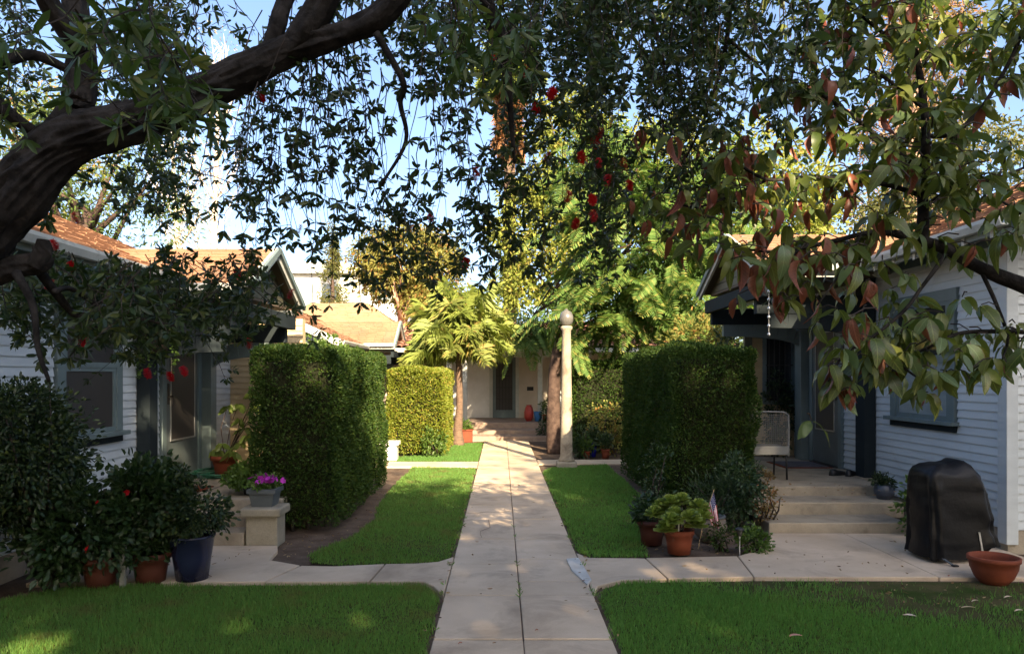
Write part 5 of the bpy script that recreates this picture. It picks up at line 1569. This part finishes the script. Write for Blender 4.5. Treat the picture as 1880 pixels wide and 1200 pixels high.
# red bottlebrush flowers
def brush_mesh():
    V, Fc = [], []
    n = 190
    for k in range(n):
        z = -.06 * (k / n) ** 1.0; a = k * 2.399; e = random.uniform(-.35, .25)
        d = Vector((math.cos(a) * math.cos(e), math.sin(a) * math.cos(e), math.sin(e)))
        s = Vector((-math.sin(a), math.cos(a), 0)) * .0013
        L = .024 * random.uniform(.8, 1.15) * (1 - .45 * abs(k / n - .5) * 1.6)
        p = Vector((0, 0, z)); o = len(V)
        V += [p - s, p + s, p + d * L + s * 1.6, p + d * L - s * 1.6]; Fc.append((o, o + 1, o + 2, o + 3))
    me = bpy.data.meshes.new('flower'); me.from_pydata([tuple(v) for v in V], [], Fc); me.materials.append(M['red_flower']); return me
BR = brush_mesh()
for px_, py_, Y in ((133, 400, 4.2), (95, 450, 4.0), (128, 490, 3.9), (95, 522, 3.6), (135, 495, 4.1), (437, 505, 4.2), (538, 540, 4.2), (553, 422, 4.0), (460, 495, 4.3), (157, 630, 4.0), (268, 686, 4.4), (310, 692, 4.4), (333, 682, 4.4), (455, 630, 4.3), (873, 316, 3.6), (757, 422, 4.0), (790, 400, 4.0), (905, 98, 3.5), (1015, 172, 3.7), (1065, 288, 3.7), (1100, 300, 3.7), (1118, 330, 3.7), (1155, 340, 3.7), (1045, 360, 3.6), (1086, 368, 3.6), (1088, 394, 3.6), (1125, 222, 3.8), (1105, 245, 3.8), (857, 484, 4.1), (476, 180, 3.5), (1090, 262, 3.9), (980, 200, 3.9), (1140, 300, 3.9), (1010, 290, 4.0), (960, 130, 3.9), (1180, 250, 4.0), (30, 430, 3.9), (1060, 412, 3.9)):
    link('flower', BR, BT, P(px_, py_ - 10, Y) - BT.location, (random.uniform(-.5, .5), random.uniform(-.5, .5), random.uniform(0, 6)), random.uniform(.85, 1.15))

# ------------------------------------------------------------------ large leaved tree on the right
RT = thing('large_leaved_tree', 'tree with big drooping green and rust red leaves in front of the right house', 'tree', (3.7, 3.9, 0))
RY = 4.0
b = MB()
branches = []
def rb(pix, widths, Y0, Y1, n=6, sides=9):
    k = len(pix)
    pts = [P(x, y, Y0 + (Y1 - Y0) * i / (k - 1)) for i, (x, y) in enumerate(pix)]
    pl = polyline(pts, n)
    b.tube(pl, [px_r(w, (Y0 + Y1) / 2) for w in lerp_list(widths, n)], sides, lump=.10)
    branches.append(pl); return pl
b.tube(polyline([Vector((3.7, 3.9, -.1)), Vector((3.6, 3.95, .8)), Vector((3.4, 4.0, 1.6)), P(2010, 590, 4.0)], 5), lerp_list([.1, .085, .07, .05], 5), 12, lump=.1)
rb([(2010, 590), (1935, 545), (1880, 525), (1800, 492), (1740, 458), (1690, 442), (1640, 428)], [36, 33, 30, 24, 22, 20, 14], 4.0, 4.0)
b.build('trunk', 'bark', RT, smooth=True)
b = MB()
rb([(1640, 428), (1590, 428), (1540, 440), (1470, 455), (1410, 462), (1360, 455)], [12, 10, 9, 7, 5, 3], 4.0, 3.8)
rb([(1692, 444), (1695, 390), (1693, 330), (1700, 260), (1695, 180), (1680, 90), (1660, 0), (1650, -80)], [22, 20, 18, 16, 13, 11, 9, 7], 4.0, 4.1)
rb([(1694, 310), (1640, 275), (1580, 225), (1510, 175), (1450, 150), (1400, 145)], [10, 9, 8, 7, 5, 3], 4.05, 3.9)
rb([(1700, 250), (1750, 245), (1800, 200), (1850, 120), (1880, 50), (1890, -20)], [9, 9, 8, 7, 6, 5], 4.1, 4.0)
rb([(1695, 360), (1630, 340), (1560, 330), (1480, 325), (1410, 330), (1350, 300), (1300, 290)], [10, 9, 8, 7, 6, 5, 3], 4.05, 3.7)
rb([(1410, 330), (1340, 360), (1280, 380), (1230, 370)], [6, 5, 4, 3], 3.9, 3.8)
rb([(1740, 460), (1720, 490), (1690, 530), (1660, 570), (1600, 620), (1550, 650), (1520, 700)], [9, 8, 7, 7, 6, 5, 3], 4.0, 3.8)
rb([(1900, 610), (1830, 608), (1760, 612), (1700, 640), (1640, 660), (1590, 690)], [9, 8, 7, 6, 5, 3], 4.0, 3.8)
rb([(1800, 495), (1830, 560), (1850, 620), (1840, 660)], [8, 7, 5, 3], 4.0, 3.9)
rb([(1640, 660), (1680, 690), (1710, 710)], [5, 4, 3], 3.9, 3.8)
rb([(1685, 130), (1740, 70), (1800, 60), (1850, 65)], [7, 6, 5, 3], 4.1, 4.2)
rb([(1680, 100), (1620, 60), (1560, 10), (1520, -30)], [8, 7, 5, 4], 4.1, 4.0)
rb([(1697, 200), (1620, 140), (1560, 110), (1520, 60)], [7, 6, 4, 3], 4.05, 4.1)
rb([(1694, 380), (1760, 340), (1820, 330), (1900, 300)], [8, 7, 6, 4], 4.05, 4.2)
rb([(1580, 430), (1560, 470), (1530, 520), (1500, 560)], [6, 5, 4, 3], 3.95, 3.8)
rb([(1470, 455), (1440, 480), (1400, 470)], [5, 4, 3], 3.85, 3.8)
rb([(1880, 525), (1900, 470), (1880, 400), (1840, 370)], [9, 8, 6, 4], 4.0, 4.1)
b.build('branches', 'bark', RT, smooth=True)

def big_leaf(name, curl, fold, twist, mat, W=.42):
    V, Fc = [], []; n = 8; wav = random.uniform(.006, .035); ph = random.uniform(0, 6)
    for i in range(n + 1):
        t = i / n
        w = W * (math.sin(PI * t ** .85) ** .75 if 0 < t < 1 else 0) / 2 + (.008 if t < .05 else .0)
        bend = -curl * t * t; x = t * (1 - .25 * abs(curl) * t)
        tw_ = twist * t
        for s in (-1, 0, 1):
            yy = s * w; zz = bend + (abs(s) * w * fold) + wav * math.sin(t * 15 + s * 1.3 + ph) * abs(s)
            V.append((x, yy * math.cos(tw_) - zz * 0, zz + yy * math.sin(tw_)))
    for i in range(n):
        for s in range(2):
            a = i * 3 + s
            Fc.append((a, a + 1, a + 4, a + 3))
    st = len(V)
    me = bpy.data.meshes.new(name); me.from_pydata(V, [], Fc); me.materials.append(M[mat])
    me.polygons.foreach_set('use_smooth', [True] * len(Fc)); me.update(); return me
LM = {}
for mt in ('leaf_green', 'leaf_grey', 'leaf_rust'):
    LM[mt] = [big_leaf('leaf', random.uniform(.0, .75) if mt != 'leaf_rust' else random.uniform(.3, .8), random.uniform(.1, .4) if mt != 'leaf_rust' else random.uniform(.4, .9), random.uniform(-.5, .5), mt, random.uniform(.28, .47)) for _ in range(9)]
cand = []          # (position, direction, roll, length, kind, screen size)
def leaf_at(p, d, L, kind):
    cand.append((p, d, random.uniform(-.9, .9), L, kind))
PET = MB()
def cluster(p, n, L, droop, rust):
    base_az = random.uniform(0, 6)
    tip = p + Vector((random.gauss(0, .06), random.gauss(0, .06), random.uniform(-.04, .05)))
    PET.tube([p, (p + tip) / 2 + Vector((0, 0, .015)), tip], [.004, .0035, .003], 5)
    for k in range(n):
        a = base_az + 2 * PI * k / n + random.uniform(-.4, .4)
        d = Vector((math.cos(a), math.sin(a), -droop + random.uniform(-.5, .45))).normalized()
        kind = 'leaf_rust' if random.random() < rust else ('leaf_grey' if random.random() < .22 else 'leaf_green')
        if kind == 'leaf_rust': d = Vector((d.x * .5, d.y * .5, -.9)).normalized()
        q = tip + d * random.uniform(.005, .02)
        leaf_at(q, d, L * random.uniform(.4, 1.2), kind)
def pxof(p): return HX + p.x * F / p.y, HY - (p.z - EYE) * F / p.y
for pl in branches[1:]:
    L_tot = len(pl)
    for i, p in enumerate(pl):
        x, y = pxof(p)
        if i < 2: continue
        if x > 2000 or y < -120: continue
        frac = i / L_tot
        if random.random() < .55 + .45 * frac:
            rust = 0.0
            if 1190 < x < 1500 and 220 < y < 500: rust = .28
            elif 1470 < x < 1560 and 480 < y < 640: rust = .3
            elif x < 1620: rust = .12
            else: rust = .02
            for _ in range(1 if y > 470 else 2):
                cluster(p + Vector((random.gauss(0, .09), random.gauss(0, .16), random.gauss(0, .08))), random.randint(3, 6), .135 if y > 420 else .118, .75 if y > 380 else .45, rust)
# scattered sprays that fill the crown
for _ in range(210):
    x = random.triangular(1380, 1900, 1740); y = random.uniform(-60, 330); Y = random.uniform(3.7, 4.9)
    if x < 1480 and y < 130: continue
    cluster(P(x, y, Y), random.randint(3, 6), .11, .4, .05 if x > 1560 else .15)
for _ in range(34):
    x = random.uniform(1200, 1480); y = random.uniform(230, 470); Y = random.uniform(3.6, 4.6)
    cluster(P(x, y, Y), random.randint(2, 5), .115, .6, .34)
for x, y, n, Y in ((1530, 700, 7, 3.8), (1560, 660, 6, 3.8), (1590, 640, 6, 3.8), (1540, 610, 5, 3.8), (1700, 700, 6, 3.8), (1745, 690, 4, 3.9), (1840, 655, 6, 3.9), (1880, 690, 4, 3.9), (1640, 600, 7, 3.8), (1690, 590, 7, 3.9), (1590, 560, 7, 3.9), (1660, 530, 5, 4.0), (1490, 520, 3, 3.8), (1500, 545, 3, 3.8), (1760, 430, 6, 3.9), (1790, 455, 6, 3.9), (1860, 430, 6, 3.9), (1830, 560, 6, 3.9), (1870, 620, 5, 3.8), (1790, 645, 5, 3.8), (1560, 500, 5, 3.9), (1620, 470, 4, 3.9)):
    cluster(P(x, y, Y), n, .15, .8, .1 if x > 1560 else .3)
PET.build('twigs', 'twig', RT, kind='stuff')
vis = [c for c in cand if -30 < pxof(c[0])[0] < 1900 and -30 < pxof(c[0])[1] < 1200]
vis.sort(key=lambda c: -c[3] / c[0].y)
keep = vis[:300]; keepid = {id(c) for c in keep}
def leaf_matrix(c):
    p, d, roll, L, kind = c
    x = d.normalized(); z = Vector((0, 0, 1)) - x * x.z
    if z.length < .05: z = Vector((random.gauss(0, 1), random.gauss(0, 1), 0))
    z.normalize(); y = z.cross(x)
    m_ = Matrix((x, y, z)).transposed() @ Matrix.Rotation(roll, 3, 'X')
    return m_
for c in keep:
    link('leaf', random.choice(LM[c[4]]), RT, c[0] - RT.location, leaf_matrix(c), c[3])
rest = [c for c in cand if id(c) not in keepid]
for mt in LM:
    V, Fc = [], []
    for c in rest:
        if c[4] != mt: continue
        me = random.choice(LM[mt]); mx = leaf_matrix(c); o = len(V)
        V += [tuple(mx @ (v.co * c[3]) + c[0]) for v in me.vertices]
        Fc += [tuple(i + o for i in f.vertices) for f in me.polygons]
    if not V: continue
    bb = MB(); bb.v = V; bb.f = Fc; bb.m = [0] * len(Fc)
    soft = {'leaf_green': ((.07, .11, .018), (.15, .17, .035)), 'leaf_grey': ((.09, .145, .05), (.14, .19, .075)), 'leaf_rust': ((.17, .045, .028), (.24, .085, .045))}[mt]
    M[mt + '_mass'] = leafy(mt + '_mass', soft[0], soft[1], .32, .4, .4)
    bb.build('foliage', mt + '_mass', RT, smooth=True, kind='stuff')

DAPPLE_SPOTS = [(*G(x, y)[:2], r) for x, y, r in ((440, 1150, .34), (150, 1130, .27), (60, 1190, .34), (720, 1150, .2), (640, 1195, .22), (1210, 1040, .26), (1290, 1048, .28), (1012, 1040, .18), (1060, 1130, .17), (1290, 1140, .22), (915, 955, .34), (960, 905, .42), (700, 905, .3), (330, 905, .3), (905, 872, .75), (930, 890, .5), (800, 868, .6), (755, 880, .45), (860, 900, .35))]  # ground spots to dapple; street tree crowns are cut open for them
# ------------------------------------------------------------------ trees down the court and behind the roofs
def tree(name, label, base, trunk_pts, widths, crowns, L, W, mat, bark, group=None, cat='tree', extra=None):
    R = thing(name, label, cat, base, group)
    b = MB()
    pl = polyline([Vector(base) + Vector((0, 0, -.05))] + [Vector(p) for p in trunk_pts], 5)
    b.tube(pl, lerp_list(widths, 5), 12, lump=.12)
    top = Vector(trunk_pts[-1])
    b.build('trunk', bark, R, smooth=True)
    bl = MB(); P_, D_ = [], []
    for (c, r, n, per, cs) in crowns:
        p, d = clumps(c, r, n, per, cs)
        P_.append(p); D_.append(d * .8 + RNG.normal(size=p.shape) * .4 + np.array([0, 0, -.15]))
        for k in range(7):
            q = Vector(p[RNG.integers(len(p))]); s_ = pl[random.randint(int(len(pl) * .55), len(pl) - 1)]
            bl.tube([s_, (s_ + q) / 2 + Vector((0, 0, .08 * (q - s_).length)), q], [widths[-1] * .7, widths[-1] * .4, widths[-1] * .12], 6)
    bl.build('branches', bark, R, smooth=True)
    Pp = np.concatenate(P_); Dd = np.concatenate(D_)
    if name == 'street_tree':          # leaves dropped along sun lines so sunlight dapples the chosen ground spots
        gx = Pp[:, 0] - SUN_DIR.x * Pp[:, 2] / SUN_DIR.z; gy = Pp[:, 1] - SUN_DIR.y * Pp[:, 2] / SUN_DIR.z
        k = np.ones(len(Pp), bool)
        for ox, oy, orx in DAPPLE_SPOTS: k &= ((gx - ox) / orx) ** 2 + ((gy - oy) / (orx * 1.3)) ** 2 > 1
        Pp, Dd = Pp[k], Dd[k]
    leaves('crown', Pp, Dd, L * RNG.uniform(.6, 1.3, len(Pp)), W, mat, R, droop=.15)
    return R

# feathery tree on the right: each drooping frond a part
FT = thing('feathery_tree', 'tall bright green tree with feathery drooping fronds right of the lamp post', 'tree', (1.15, 16.6, 0))
b = MB()
tp_ = polyline([Vector((1.15, 16.6, -.05)), Vector((1.14, 16.6, .9)), Vector((1.2, 16.65, 2.0)), Vector((1.6, 16.9, 3.2)), Vector((2.4, 17.3, 4.6)), Vector((2.9, 17.4, 6.2))], 6)
b.tube(tp_, lerp_list([.17, .14, .125, .11, .08, .04], 6), 14, lump=.14, ridges=5); b.build('trunk', 'bark_brown', FT, smooth=True)
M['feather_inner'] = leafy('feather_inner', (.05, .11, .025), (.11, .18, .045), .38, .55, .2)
def frond_mesh(name, mat, n=15, Lf=.26, Wf=.05, droop=.35):
    V, Fc = [], []
    for i in range(n):
        t = .12 + .88 * i / n
        x = t; z = -droop * t * t
        w = math.sin(PI * min(t * .92 + .08, 1)) ** .6
        for s in (-1, 1):
            L = Lf * w * random.uniform(.85, 1.1)
            d = Vector((.55, s * 1.0, -.15 - .25 * random.random())).normalized()
            p = Vector((x, 0, z)); q = d.cross(Vector((0, 0, 1))).normalized() * Wf / 2
            m_ = p + d * L * .5; o = len(V)
            V += [p, m_ - q, p + d * L + Vector((0, 0, -.02)), m_ + q]; Fc += [(o, o + 1, o + 2), (o, o + 2, o + 3)]
    o = len(V); k = 6
    for i in range(k + 1):
        t = i / k
        V += [Vector((t, -.006 * (1.2 - t), -droop * t * t + .003)), Vector((t, .006 * (1.2 - t), -droop * t * t + .003))]
    Fc += [(o + 2 * i, o + 2 * i + 1, o + 2 * i + 3, o + 2 * i + 2) for i in range(k)]
    me = bpy.data.meshes.new(name); me.from_pydata([tuple(v) for v in V], [], Fc); me.materials.append(M[mat]); return me
FM = [frond_mesh('frond', 'feather_leaf', 20, random.uniform(.2, .3), .058, random.uniform(.2, .6)) for _ in range(6)]
fr = []
br_ = MB()
cent = [(Vector((3.1, 17.1, 4.6)), (1.75, 1.3, 1.7), 175), (Vector((3.9, 16.4, 3.7)), (1.2, .9, 1.1), 105), (Vector((2.4, 16.5, 3.6)), (.9, .8, .8), 64), (Vector((2.4, 17.4, 6.3)), (1.3, 1.2, 1.2), 92), (Vector((4.6, 17.6, 5.6)), (1.4, 1.2, 1.4), 92), (Vector((3.0, 16.6, 2.9)), (1.3, .6, .5), 40), (Vector((.75, 21.0, 2.9)), (.7, .4, .5), 44), (Vector((1.5, 16.6, 2.9)), (.7, .5, .5), 26)]
for c, r, n in cent:
    for k in range(n):
        d = Vector(rdir(1)[0]); d.y -= .25
        p = c + Vector((d.x * r[0], d.y * r[1], d.z * r[2])) * random.uniform(.55, 1.05)
        out = Vector((d.x + random.gauss(0, .35), d.y + random.gauss(0, .35), -.25 + random.gauss(0, .3))).normalized()
        fr.append((p, out, random.uniform(-.6, .6), random.uniform(.7, 1.15)))
    for k in range(6):
        q = c + Vector(rdir(1)[0]) * min(r) * .8; s_ = tp_[random.randint(len(tp_) // 2, len(tp_) - 1)]
        br_.tube([s_, (s_ + q) / 2 + Vector((0, 0, .2)), q], [.045, .03, .012], 6)
br_.build('branches', 'bark_brown', FT, smooth=True)
fr.sort(key=lambda f: f[0].y)
for i, f in enumerate(fr):
    if i < 280:
        link('frond', random.choice(FM), FT, f[0] - FT.location, leaf_matrix((f[0], f[1], f[2], f[3], '')), f[3])
V, Fc = [], []
for f in fr[280:]:
    me = random.choice(FM); mx = leaf_matrix((f[0], f[1], f[2], f[3], '')); o = len(V)
    V += [tuple(mx @ (v.co * f[3]) + f[0]) for v in me.vertices]; Fc += [tuple(i + o for i in q.vertices) for q in me.polygons]
bb = MB(); bb.v = V; bb.f = Fc; bb.m = [0] * len(Fc); bb.build('foliage', 'feather_leaf', FT, kind='stuff')
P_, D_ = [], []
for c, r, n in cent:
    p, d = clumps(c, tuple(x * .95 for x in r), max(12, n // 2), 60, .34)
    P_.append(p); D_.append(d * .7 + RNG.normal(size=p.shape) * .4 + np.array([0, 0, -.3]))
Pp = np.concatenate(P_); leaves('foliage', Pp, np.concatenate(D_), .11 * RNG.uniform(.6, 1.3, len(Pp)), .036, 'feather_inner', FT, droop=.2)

# young feather palm in the far lawn
QP = thing('feather_palm', 'young feather palm with golden green arching fronds on the far lawn', 'palm', (-1.03, 18.4, 0))
b = MB(); b.tube(polyline([Vector((-1.03, 18.4, -.05)), Vector((-1.04, 18.4, .35)), Vector((-1.0, 18.4, 1.0)), Vector((-1.02, 18.4, 1.75)), Vector((-1.0, 18.4, 2.3))], 6), lerp_list([.16, .11, .08, .07, .09], 6), 12, lump=.1); b.build('trunk', 'palm_trunk', QP, smooth=True)
def palm_frond(mat, L=1.9, arch=.9, rise=1.0, n=58):
    V, Fc = [], []
    def ax(t): return Vector((L * (.9 * t - .12 * t * t), 0, rise * t - arch * 1.6 * t * t))
    for i in range(n):
        t = .16 + .84 * i / n; p = ax(t); w = math.sin(PI * min(t * .85 + .12, 1)) ** .7
        for s in (-1, 1):
            l = .55 * w * random.uniform(.7, 1.15); d = Vector((.55, s * random.uniform(.35, 1), random.uniform(-1.0, .55))).normalized()
            q = d.cross(Vector((random.gauss(0, .3), 0, 1))).normalized() * .0065; m_ = p + d * l * .55; e = p + d * l + Vector((0, 0, -.34 * l)); o = len(V)
            V += [p, m_ - q, e, m_ + q]; Fc += [(o, o + 1, o + 2), (o, o + 2, o + 3)]
    o = len(V); k = 10
    for i in range(k + 1):
        t = i / k; p = ax(t); w = .016 * (1.15 - t)
        V += [p + Vector((0, -w, .0)), p + Vector((0, 0, w)), p + Vector((0, w, 0))]
    Fc += [(o + 3 * i + a, o + 3 * i + a + 1, o + 3 * i + a + 4, o + 3 * i + a + 3) for i in range(k) for a in range(2)]
    me = bpy.data.meshes.new('frond'); me.from_pydata([tuple(v) for v in V], [], Fc); me.materials.append(M[mat]); return me
PF = [palm_frond('palm_gold', 1.7, .75, 1.5), palm_frond('palm_leaf', 1.8, .9, 1.3), palm_frond('palm_gold', 1.5, 1.0, .9), palm_frond('palm_leaf', 1.6, .5, 1.9), palm_frond('palm_leaf', 1.7, .8, 1.1)]
for k in range(56):
    a = k * 2.399 + random.uniform(-.2, .2)
    link('frond', PF[k % 5], QP, (random.uniform(-.04, .04), random.uniform(-.04, .04), 2.2 + random.uniform(-.08, .15)), (0, random.uniform(-.85, .1), a), random.uniform(.8, 1.15))

# fan palm far behind
FP = thing('fan_palm', 'tall fan palm with a skirt of dead brown fronds far behind the court', 'palm', (.38, 34, 0))
b = MB(); b.tube([(.38, 34, -.1), (.4, 34, 4), (.36, 34, 9), (.4, 34, 15)], [.36, .3, .26, .26], 12, lump=.05); b.build('trunk', 'palm_trunk', FP, smooth=True)
def fan_mesh(mat):
    V, Fc = [], []; n = 26
    for k in range(n):
        a = -2.1 + 4.2 * k / (n - 1); L = random.uniform(.75, 1.0)
        p = Vector((.7, 0, 0)); d = Vector((math.cos(a), math.sin(a), 0)); s = Vector((-d.y, d.x, 0)) * .045; o = len(V)
        z = .05 * (k % 2)
        V += [p, p + d * L * .55 - s + Vector((0, 0, z)), p + d * L + Vector((0, 0, -.22)), p + d * L * .55 + s + Vector((0, 0, z))]; Fc += [(o, o + 1, o + 2), (o, o + 2, o + 3)]
    o = len(V); V += [Vector((0, -.02, 0)), Vector((0, .02, 0)), Vector((.7, .012, 0)), Vector((.7, -.012, 0))]; Fc.append((o, o + 1, o + 2, o + 3))
    me = bpy.data.meshes.new('frond'); me.from_pydata([tuple(v) for v in V], [], Fc); me.materials.append(M[mat]); return me
FN = [fan_mesh('palm_leaf') for _ in range(3)]; FD = [fan_mesh('palm_dead') for _ in range(3)]
for k in range(34):
    a = k * 2.399; e = 1.2 - 1.9 * (k / 34)
    link('frond', FN[k % 3], FP, (0, 0, 15.0), (random.uniform(-.5, .5), -e, a), random.uniform(.95, 1.25))
for k in range(60):
    a = k * 2.399; 
    link('dead_frond', FD[k % 3], FP, (0, 0, 14.9 - 2.8 * (k / 60)), (random.uniform(-.5, .5), 1.05 + random.uniform(-.15, .3), a), random.uniform(.7, .95))

tree('tree', 'olive gold tree with a forked pinkish trunk behind the sunlit hedge', (-3.1, 24, 0), [(-3.1, 24, 1.6), (-3.05, 24, 2.6), (-3.2, 24, 4.2)], [.26, .2, .17, .10],
     [((-2.95, 24, 5.1), (1.65, 1.5, 1.2), 130, 110, .42), ((-2.3, 24, 4.0), (1.0, 1.0, .7), 44, 90, .35)], .13, .055, 'bg_amber', 'bark_pink')
b = MB(); b.tube(polyline([(-3.08, 24, 2.0), (-2.8, 23.9, 2.8), (-2.45, 23.9, 3.8)], 4), lerp_list([.16, .12, .07], 4), 10, lump=.1)
b.build('trunk', 'bark_pink', bpy.data.objects['tree'], smooth=True)
far = 'trees behind the roofs'
tree('tree', 'lime green tree beside the fan palm', (2.7, 30, 0), [(2.7, 30, 3), (2.8, 30, 8)], [.3, .25, .12], [((2.9, 30, 9.8), (2.0, 1.8, 3.3), 120, 70, .6), ((1.5, 30, 6.6), (1.9, 1.5, 2.8), 110, 70, .6)], .2, .09, 'bg_lime', 'bark_brown', far)
tree('tree', 'pale lime tree above the right porch hood', (9.2, 26, 0), [(9.2, 26, 3), (9.0, 26, 6.5)], [.3, .22, .1], [((9.0, 26, 7.4), (2.4, 2.0, 2.7), 120, 56, .65), ((7.2, 27, 5.5), (1.6, 1.5, 2.4), 60, 50, .6)], .2, .09, 'bg_lime', 'bark_brown', far)
tree('tree', 'lime tree behind the feathery tree', (6.4, 29, 0), [(6.4, 29, 4), (6.3, 29, 7.5)], [.3, .22, .1], [((6.3, 29, 8.6), (2.3, 2.0, 3.0), 120, 56, .65)], .2, .09, 'bg_lime', 'bark_brown', far)
tree('conifer', 'tall rusty brown conifer standing above the right roof', (19.6, 36, 0), [(19.5, 36, 7), (19.6, 36, 13), (19.7, 36, 20)], [.5, .4, .32, .1],
     [((19.5, 36, 9.5), (2.6, 2, 1.6), 34, 70, .7), ((19.3, 36, 13), (2.9, 2, 1.6), 36, 70, .7), ((20.1, 36, 17.5), (2.4, 2, 2.4), 60, 70, .7), ((19.8, 36, 21), (1.8, 1.5, 2.0), 40, 60, .6)], .3, .06, 'bg_rust', 'bark_pink')
tree('tree', 'olive tree behind the right house at the right edge', (18, 29, 0), [(18, 29, 3), (18.2, 29, 7)], [.3, .24, .1], [((18.2, 29, 8.8), (3.2, 2.2, 2.8), 120, 50, .7), ((14, 30, 7), (2.6, 2, 2.2), 80, 50, .6)], .2, .09, 'bg_olive', 'bark_brown', far)
tree('tree', 'dense green tree behind the gap by the right hood', (7.0, 19.5, 0), [(7, 19.5, 1.5), (7.1, 19.5, 3.4)], [.2, .16, .08], [((7.0, 19.5, 3.2), (2.0, 1.5, 2.4), 90, 50, .5)], .14, .06, 'bg_green', 'bark_brown', far)
tree('tree', 'dark fine leaved tree behind the left roof', (-8.6, 15.5, 0), [(-8.6, 15.5, 2), (-8.4, 15.5, 5)], [.3, .24, .1], [((-8.2, 15.5, 5.7), (2.0, 1.6, 1.6), 90, 60, .45), ((-10.6, 16, 6.0), (1.8, 1.6, 2.0), 70, 60, .5)], .11, .035, 'bg_green', 'bark_brown', far)
tree('tree', 'yellowish olive tree at the far left behind the trunk', (-13.2, 20.5, 0), [(-13.2, 20.5, 3), (-13, 20.5, 6.4)], [.3, .24, .1], [((-12.8, 20.5, 7.2), (2.4, 1.8, 2.6), 110, 56, .55)], .14, .05, 'bg_amber', 'bark_brown', far)
for i, (lab, x, lean) in enumerate((('thinner white barked bare tree above the left roof, left of its taller twin', -14.2, -.5), ('taller white barked bare tree above the left roof, right of its thinner twin', -12.9, .35))):
    hgt = 12.5 + 3.5 * i
    R = thing('bare_tree', lab, 'tree', (x, 34, 0), 'white barked bare trees')
    b = MB(); pl = polyline([Vector((x, 34, -.1)), Vector((x + lean * .2, 34, hgt * .4)), Vector((x + lean, 34, hgt))], 6)
    b.tube(pl, lerp_list([.22, .17, .05], 6), 10, lump=.06); b.build('trunk', 'bark_white', R, smooth=True)
    b = MB(); ends = []
    for k in range(46):
        s_ = pl[random.randint(5, len(pl) - 2)]; a = random.uniform(0, 2 * PI); l = random.uniform(.8, 2.6)
        q = s_ + Vector((math.cos(a) * l * .6, math.sin(a) * l * .6, l)); b.tube([s_, (s_ + q) / 2 + Vector((0, 0, -.1)), q], [.04, .025, .008], 5); ends.append(q)
        for _ in range(3):
            q2 = q.lerp(s_, random.uniform(.0, .6)); b.tube([q2, q2 + Vector((random.gauss(0, .4), random.gauss(0, .4), random.uniform(.3, 1)))], [.015, .006], 4)
    b.build('branches', 'bark_white', R)
    pp = np.concatenate([np.array(e)[None] + RNG.normal(size=(26, 3)) * .35 for e in ends]); leaves('crown', pp, rdir(len(pp)), .14, .04, 'white_leaf', R)
R = tree('cypress', 'thin pointed cypress tip beyond the left roof', (-8.4, 38, 0), [(-8.4, 38, 3), (-8.4, 38, 8)], [.2, .15, .05], [((-8.4, 38, 4.6), (.6, .6, 3.6), 60, 50, .3), ((-8.4, 38, 7.8), (.25, .25, 1.6), 30, 50, .18)], .18, .05, 'bg_olive', 'bark_brown')
# greenery that closes the view between the houses
bk = [(8.5, 22, 2.2, 1.6, 2.0), (11.5, 25, 2.6, 1.8, 2.6), (-10.5, 27, 2.4, 1.6, 2.2), (6.3, 15.4, 1.0, .9, 1.5), (13.5, 21, 2.4, 1.8, 3.0)]
labs = ['large green bush behind the feathery tree', 'big bush between the far trees on the right', 'bush behind the far left bungalow', 'green bush beside the back of the right house', 'tall bush behind the right roof']
for (x, y, rx, ry, rz), lab in zip(bk, labs):
    shrub('garden_bush', lab, 'bush', (x, y, rz * .75), (rx, ry, rz), 80, 46, .5, .16, .08, 'bg_green', 'bushes behind the houses', stems=6)

# ------------------------------------------------------------------ street trees across the road behind the camera: they shade the front of the court
sh = [(-11.5, -9.5, 6.2, 4.2, 3.6), (-5.4, -9.0, 6.2, 3.9, 3.6), (.2, -8.6, 6.2, 3.7, 3.7), (5.6, -8.8, 6.6, 3.9, 3.9), (12.4, -9.2, 8.2, 4.0, 4.3), (17.5, -9, 6.4, 4.3, 3.4), (9.9, -10.8, 8.9, 3.2, 4.2), (2.9, -10.5, 8.1, 3.2, 4.1), (-3.6, -10.5, 3.4, 4.0, 2.8), (14.4, -10.5, 3.4, 4.0, 2.8)]
labs = ['street tree behind the viewpoint, first from the left', 'street tree behind the viewpoint, second from the left', 'street tree directly behind the viewpoint', 'street tree behind the viewpoint to the right', 'broad street tree well behind the right house', 'street tree farthest to the right behind the viewpoint',
        'taller street tree behind the right bungalow frontage', 'taller street tree close behind the viewpoint', 'low street tree behind the left lawn', 'low street tree at far right behind the viewpoint']
for (x, y, z, rx, rz), lab in zip(sh, labs):
    tree('street_tree', lab, (x, y, 0), [(x, y, z * .4), (x + .1, y, z)], [.32, .26, .14], [((x, y, z), (rx, 2.2, rz), 190, 34, .95)], .34, .2, 'bg_green', 'bark_brown', 'street trees across the road')
